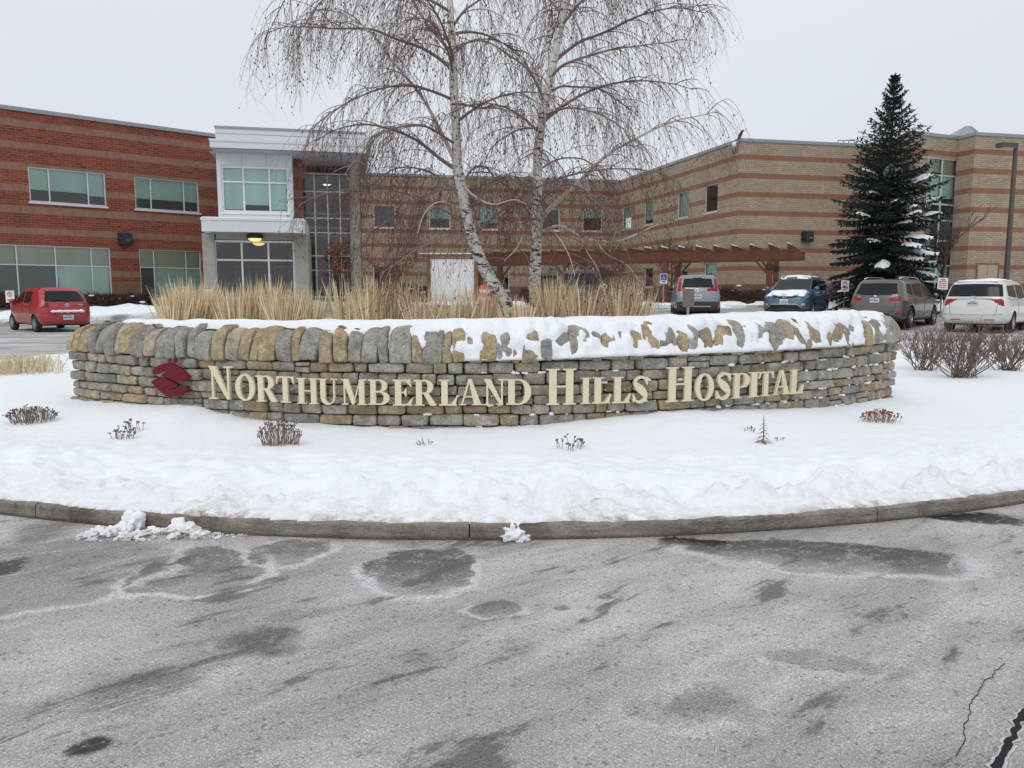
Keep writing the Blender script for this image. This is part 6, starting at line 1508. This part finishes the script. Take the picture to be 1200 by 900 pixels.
m.build('leaves', M['stem'], root); m = MB(); m.tube([(0, 0, -.03), (.004, 0, .12), (0, 0, .245)], [.006, .005, .002], 5); m.build('stem', M['stem'], root)
# low dark hedges and shrubs at the foot of the buildings
def hedge(label, x0, y0, x1, y1, h, w, n, seed, mat='hedge', grp=None):
    rn = random.Random(seed); a = Vector((x0, y0, 0)); b = Vector((x1, y1, 0)); root = thing('hedge', label, 'hedge', (*((a + b) / 2)[:2], terrain(*((a + b) / 2)[:2])), group=grp); O = Vector(root.location); m = MB(); t_ = (b - a).normalized(); nn = Vector((-t_.y, t_.x, 0)); L = (b - a).length
    for i in range(n):
        u = rn.random(); v = rn.uniform(-1, 1); p = a + t_ * L * u + nn * v * w * .5; z = terrain(p.x, p.y); top = h * (.8 + .35 * noise.noise(Vector((p.x * 1.1, p.y, seed)))) * (1 - .25 * v * v); zz = top * rn.random() ** .6; d = Vector((rn.uniform(-.7, .7), rn.uniform(-.7, .7), rn.uniform(.2, 1))).normalized(); q = Vector((p.x, p.y, z + zz)) - O; s = d.orthogonal().normalized() * rn.uniform(.012, .03); l = rn.uniform(.12, .3); m.add([q - s, q + s, q + d * l], [(0, 1, 2)])
    m.build('twigs', M[mat], root); sn = MB()
    for i in range(int(L * 2.2)):
        u = rn.random(); p = a + t_ * L * u + nn * rn.uniform(-.5, .2) * w; sn.ico(Vector((p.x, p.y, terrain(p.x, p.y) + h * rn.uniform(.3, .95))) - O, rn.uniform(.05, .14), i, .4, 2, (1.5, 1, .5))
    sn.build('snow', M['snow'], root, smooth=True)
q0, q1 = fa.w(fa.x(96, 352), -.9, 0), fa.w(fa.x(172, 352), -.9, 0); hedge('low dark shrubs dotted with snow along the red brick wall, right of the hatchback', q0.x, q0.y, q1.x, q1.y, .62, 1.0, 2600, 1)
q0, q1 = fa.w(fa.x(-25, 352), -.9, 0), fa.w(fa.x(14, 352), -.9, 0); hedge('low brown shrubs along the red brick wall at the left edge', q0.x, q0.y, q1.x, q1.y, .75, 1.0, 1800, 2)
hedge('dark clipped hedge behind the pergola, below the buff brick wall', 9.6, 40.9, 15.6, 42.2, 1.15, .9, 5200, 3)
hedge('dark hedge in front of the buff wall behind the blue suv and spruce', 15.9, 41.2, 21.0, 39.6, 1.05, .9, 3600, 4)
hedge('red brown hedge along the back wall behind the dark van', 0.5, 47, 8.2, 48.5, 1.3, 1.0, 4200, 5, 'hedge')
hedge('red brown hedge along the back wall left of the white screen', -8.4, 44, -4.6, 44.6, 1.3, 1.0, 2600, 6, 'hedge')
hedge('long low hedge against the buff receding wall left of the pergola post', 6.2, 43.2, 9.2, 41.2, 1.1, .9, 2200, 7)
# ------------------------------------------------------------------ pergola, signs, lamp post, barrels, snow lumps
def wz(x, y): return terrain(x, y)
pg = thing('pergola', 'long stained red brown timber pergola in front of the buff wing', 'pergola', (7.5, 38.06, wz(7.5, 38)))
pd = Vector((-.902, .432, 0)); pn = Vector((.432, .902, 0)); pE = Vector((12.35, 35.74, 0)); PO = Vector(pg.location)
def pw(t, n, z): return pE + pd * t + pn * n + Vector((0, 0, z)) - PO
zb_, zt_ = at(850, 304.3, 36.4).z, at(850, 293.5, 36.4).z
for n in (0, 2.4):
    m = MB(); m.beam(pw(-.75, n, (zb_ + zt_) / 2), pw(16.2, n, (zb_ + zt_) / 2), .09, zt_ - zb_); m.build('beam', M['wood'], pg)
    for t in (.55, 5.4, 10.6, 15.6):
        q = pw(t, n, 0) + PO; m = MB(); g_ = wz(q.x, q.y) - .1
        m.obox(pw(t, n, (g_ + zb_) / 2 + .0), pd, pn, (0, 0, 1), .12, .12, (zb_ - g_) / 2 - .002); m.obox(pw(t, n, g_ + .3), pd, pn, (0, 0, 1), .165, .165, .32); p = m.build('post', M['wood'], pg)
        for sg in ((1,) if t < 1 else (-1, 1) if t > 8 else (-1,)):
            m = MB(); m.beam(pw(t + sg * .12, n, zb_ - .62), pw(t + sg * .66, n, zb_ - .02), .07, .10); m.build('brace', M['wood'], pg)
        if t < 1:
            m = MB(); m.obox(pw(t, n, zb_ - .35), pd, pn, (0, 0, 1), .15, .15, .12); m.build('bracket', M['black'], pg)
for i in range(20):
    t = -.3 + i * .82; m = MB()
    a, b = pw(t, -.75, zt_ + .12), pw(t, 3.1, zt_ + .12)
    m.beam(a, b, .06, .20); m.build('rafter', M['wood'], pg)
    if i < 9:
        m = MB(); m.tube([pw(t, lerp(-.72, .6, k / 8), zt_ + .235 + .01 * noise.noise(Vector((k, i, 0)))) for k in range(9)], [.01] + [.045] * 7 + [.01], 6); m.build('snow', M['snow'], pg, smooth=True)
# signs
def sign(name, label, cat, px, py0, py1, Y, w, h, style, gz=None, two=False):
    top = at(px, py0, Y); g_ = terrain(top.x, Y) if gz is None else gz
    t = thing(name, label, cat, (top.x, Y, g_)); zt = top.z - g_
    hh = h if h else top.z - at(px, py1, Y).z
    m = MB(); m.tube([(0, .02, 0), (0, .02, zt)], .03, 6); m.build('post', M['steel'], t)
    m = MB(); m.box(-w / 2, w / 2, -.016, -.012, zt - hh, zt); b = m.build('panel', M['white'] if style != 'back' else M['sign_back'], t)
    if style == 'nopark':
        m = MB(); r = w * .30; c = (0, -.017, zt - w * .42); m.lathe([(r, 0), (r, .002), (r * .78, .002), (r * .78, 0)], c, (0, -1, 0), 24)
        m.beam((c[0] - r * .62, c[1] - .003, c[2] + r * .62), (c[0] + r * .62, c[1] - .003, c[2] - r * .62), r * .22, .002, (0, 1, 0)); m.build('symbol', M['sign_red'], t)
        m = MB(); m.tube([(c[0] - r * .2, -.019, c[2] - r * .5), (c[0] - r * .2, -.019, c[2] + r * .5), (c[0] + r * .25, -.019, c[2] + r * .4), (c[0] + r * .25, -.019, c[2] + r * .05), (c[0] - r * .2, -.019, c[2])], r * .07, 4)
        for k in range(2): m.box(-w * .3, w * .3, -.019, -.017, zt - hh * (.78 + .12 * k), zt - hh * (.73 + .12 * k))
        m.build('lettering', M['black'], t)
    if style == 'text':
        rows = 5; m = MB()
        for k in range(rows):
            z1 = zt - hh * (.10 + .17 * k); ww = w * (.22 if k == 0 else (.38, .34, .40, .30)[k - 1])
            nx_ = 4 if k == 0 else 6
            for q in range(nx_):
                a = lerp(-ww, ww, q / nx_); m.box(a, a + 2 * ww / nx_ * .72, -.019, -.017, z1 - hh * (.13 if k == 0 else .085), z1)
        m.build('lettering', M['sign_red'], t)
    if style == 'access':
        m = MB(); s = w * .42; m.box(-s, s, -.019, -.017, zt - hh * .66, zt - hh * .06); b = m.build('blue_square', M['sign_blue'], t)
        m = MB(); cz = zt - hh * .40; y = -.0205; r = w * .17
        m.tube([(-.06 * w + r * math.cos(R(a)), y, cz - .06 * w + r * math.sin(R(a))) for a in range(120, 361, 15)], w * .028, 4)
        m.tube([(-.05 * w, y, cz + .20 * w), (-.05 * w, y, cz), (.12 * w, y, cz), (.2 * w, y, cz - .2 * w)], w * .035, 4); m.tube([(-.05 * w, y, cz + .1 * w), (.1 * w, y, cz + .1 * w)], w * .025, 4); m.ico((-.06 * w, y, cz + .26 * w), w * .055, 0, 0, 1, (1, .3, 1))
        m.build('wheelchair_symbol', M['white'], b)
        m = MB(); m.box(-w * .3, w * .3, -.019, -.017, zt - hh * .86, zt - hh * .76); m.build('lettering', M['black'], t)
    return t
sign('parking_sign', 'white no parking sign with red ring beside the red hatchback', 'sign', 11.5, 340.5, 353.5, 30, .34, .46, 'nopark')
sign('parking_sign', 'white notice with red lettering on post between blue and bronze suvs', 'sign', 990.5, 328.5, 341.5, 33, .34, .47, 'text')
sign('parking_sign', 'white notice with red lettering on post beside the white minivan', 'sign', 1105, 325.5, 339, 32, .43, .48, 'text')
sign('accessible_sign', 'blue and white wheelchair parking sign on the left pergola post', 'sign', 778, 320.5, 332.5, 37.2, .33, .48, 'access')
sign('accessible_sign', 'blue wheelchair parking sign above the dark van', 'sign', 667, 324, 331, 37.0, .28, .30, 'access')
sign('small_sign', 'brown back of a small sign on grey post before the silver suv', 'sign', 807, 338.5, 359.5, 17.5, .26, None, 'back')
q = at(243, 341, ft.w(ft.x(245, 341, YV), YV, 0).y - .03); t = thing('notice_plate', 'small white notice on the left concrete entrance column', 'sign', ft.w(ft.x(245, 345, YV), YV - .02, ft.hit(245, 345, YV)[1]), ft.a)
m = MB(); m.box(-.19, .19, -.012, .012, -.22, .22); m.build('panel', M['white'], t); m = MB()
for k in range(3): m.box(-.12, .12, -.015, -.012, .10 - k * .1, .13 - k * .1)
m.build('lettering', M['shade'], t)
# lamp post
tp = at(1190.5, 171, 33); g_ = terrain(tp.x, 33); lp = thing('street_lamp', 'tall dark brown lamp post with flat rectangular head near the right edge', 'street lamp', (tp.x, 33, g_)); h = tp.z - g_
m = MB(); m.tube([(0, 0, .5), (0, 0, h)], [.12, .085], 8); m.build('pole', M['pole'], lp); m = MB(); m.lathe([(.0, .62), (.26, .60), (.28, 0)], (0, 0, 0), (0, 0, 1), 18); m.build('base', M['concrete'], lp)
m = MB(); m.beam((0, 0, h - .02), (-.25, -.05, h + .02), .08, .08); m.obox((-.42, -.08, h + .0), (1, .15, -.02), (-.15, 1, 0), (0, 0, 1), .36, .2, .09); hd = m.build('lamp_head', M['pole'], lp); m = MB(); m.obox((-.42, -.08, h - .10), (1, .15, -.02), (-.15, 1, 0), (0, 0, 1), .28, .15, .012); m.build('lens', M['head'], hd)
# orange barrels and the white screen by the building
def barrel(px, py0, py1, Y, label):
    a, b = at(px, py0, Y), at(px, py1, Y); h = a.z - b.z; t = thing('traffic_barrel', label, 'traffic barrel', (a.x, Y, b.z), group='orange traffic barrels'); r = h * .27
    m = MB(); m.lathe([(0, h), (r * .6, h), (r * .7, h * .9), (r * .75, h * .72), (r * .85, h * .70), (r * .86, h * .46), (r * .95, h * .44), (r, h * .12), (0, h * .12)], (0, 0, 0), (0, 0, 1), 18); m.build('body', M['orange'], t, smooth=True, sharp=30)
    m = MB(); m.lathe([(r * .80, h * .68), (r * .82, h * .84), (r * .76, h * .84)][::-1], (0, 0, 0), (0, 0, 1), 18); m.lathe([(r * .93, h * .44), (r * .90, h * .58)], (0, 0, 0), (0, 0, 1), 18); m.build('reflective_band', M['plate'], t); m = MB(); m.lathe([(0, h * .12), (r * 1.35, h * .12), (r * 1.4, 0), (0, 0)], (0, 0, 0), (0, 0, 1), 12); m.build('base', M['black'], t)
barrel(567.5, 334, 366, 35.5, 'orange striped traffic barrel half hidden left of the leaning birch'); barrel(582, 352, 379, 31, 'orange traffic barrel on black base directly behind the leaning birch trunk')
a, b = at(502, 301, 41), at(558, 359.5, 41); t = thing('screen_panel', 'large white tarpaulin panel in a brown timber frame behind the grass', 'screen', ((a.x + b.x) / 2, 41, terrain(0, 41))); o = Vector(t.location)
m = MB(); n = 14
for i in range(n + 1):
    for j in range(n + 1): m.v.append((lerp(a.x + .1, b.x - .1, i / n) - o.x, .04 * noise.noise(Vector((i * .5, j * .4, 2))), lerp(b.z, a.z - .12, j / n) - o.z))
for i in range(n):
    for j in range(n): q = i * (n + 1) + j; m.f.append((q, q + n + 1, q + n + 2, q + 1))
m.build('tarpaulin', M['white'], t, smooth=True)
for xx in (a.x, b.x): m = MB(); m.box(xx - o.x - .09, xx - o.x + .09, -.09, .09, -.05, a.z - o.z); m.build('post', M['timber'], t)
m = MB(); m.box(a.x - o.x - .5, b.x - o.x + .3, -.10, .08, a.z - o.z + .002, a.z - o.z + .14); m.build('beam', M['timber'], t); m = MB(); m.box(a.x - o.x - .45, b.x - o.x + .25, -.09, .07, a.z - o.z + .142, a.z - o.z + .2); m.build('snow', M['snow'], t)
# red post capped with snow
p = at(707, 333, 30); g_ = terrain(p.x, 30); t = thing('bollard', 'red post capped with snow beside the dark van', 'bollard', (p.x, 30, g_)); h = p.z - g_
m = MB(); m.lathe([(0, h - .22), (.15, h - .24), (.19, h - .4), (.19, 0)], (0, 0, 0), (0, 0, 1), 14); m.build('post', M['red_post'], t, smooth=True, sharp=40); m = MB(); m.ico((0, 0, h - .12), .17, 4, .2, 2, (1, 1, .8)); m.build('snow_cap', M['straw_pale'], t, smooth=True)
# grit bin / parking stop between blue and bronze SUV
p = at(989, 367, 31.5); t = thing('parking_stop', 'tan concrete block on the snow between blue and bronze suvs', 'concrete block', (p.x, 31.5, terrain(p.x, 31.5))); m = MB(); m.add([(-.22, -.2, 0), (.22, -.2, 0), (.22, .2, 0), (-.22, .2, 0), (-.17, -.14, .42), (.17, -.14, .42), (.17, .14, .42), (-.17, .14, .42)], [(4, 5, 6, 7), (0, 1, 5, 4), (1, 2, 6, 5), (2, 3, 7, 6), (3, 0, 4, 7)]); m.build('block', M['door_beige'], t)
# snow lumps on the road by the kerb
rnd = random.Random(5)
def lumps(label, spec, seed):
    c = onz(*spec[0][:2]); t = thing('snow_lump', label, 'snow lump', (c.x, c.y, 0)); m = MB(); dirt = []
    for i, (px, py, rpx, sq) in enumerate(spec):
        p = onz(px, py); r = rpx / FPX * p.y; m.ico((p.x - c.x, p.y - c.y, r * sq * .55), r, seed + i, .62, 3, (1.1, .9, sq), 2.3)
    for v in m.v: dirt.append(max(0, .9 - v[2] * 14) + (.35 if v[0] > .35 else 0))
    o = m.build('lump', M['snow'], t, smooth=True); a_ = o.data.attributes.new('dirt', 'FLOAT', 'POINT'); a_.data.foreach_set('value', dirt)
sp = [(156, 622, 13, 1.25), (145, 627, 10, .9), (135, 626, 10, .7), (126, 628, 9, .6), (117, 627, 9, .7), (107, 629, 8, .6), (98, 630, 7, .5), (147, 632, 7, .8), (163, 630, 8, .7), (178, 626, 7, .8), (186, 626, 6, .8), (196, 625, 7, .6), (206, 626, 9, .7), (214, 623, 13, .8), (224, 625, 11, .7), (232, 629, 9, .6), (205, 631, 7, .6), (241, 629, 7, .6), (246, 622, 4, 1.4)]
for k in range(60): px = rnd.uniform(225, 292); sp.append((px, 630 - (px - 225) * .05 + rnd.uniform(-4, 3), rnd.uniform(1.5, 4.2) * (1 - (px - 225) / 110), .8))
for k in range(16): px = rnd.uniform(88, 215); sp.append((px, 633 + rnd.uniform(-3, 2), rnd.uniform(1.5, 4), .7))
lumps('long pile of broken snow lumps on the road against the kerb', sp, 3)
lumps('single white snow lump against the kerb beside the joint', [(603, 631, 13, 1.0), (598, 633, 9, .7), (612, 633, 8, .6), (617, 634, 4, .6), (609, 636, 4, .5)], 11)
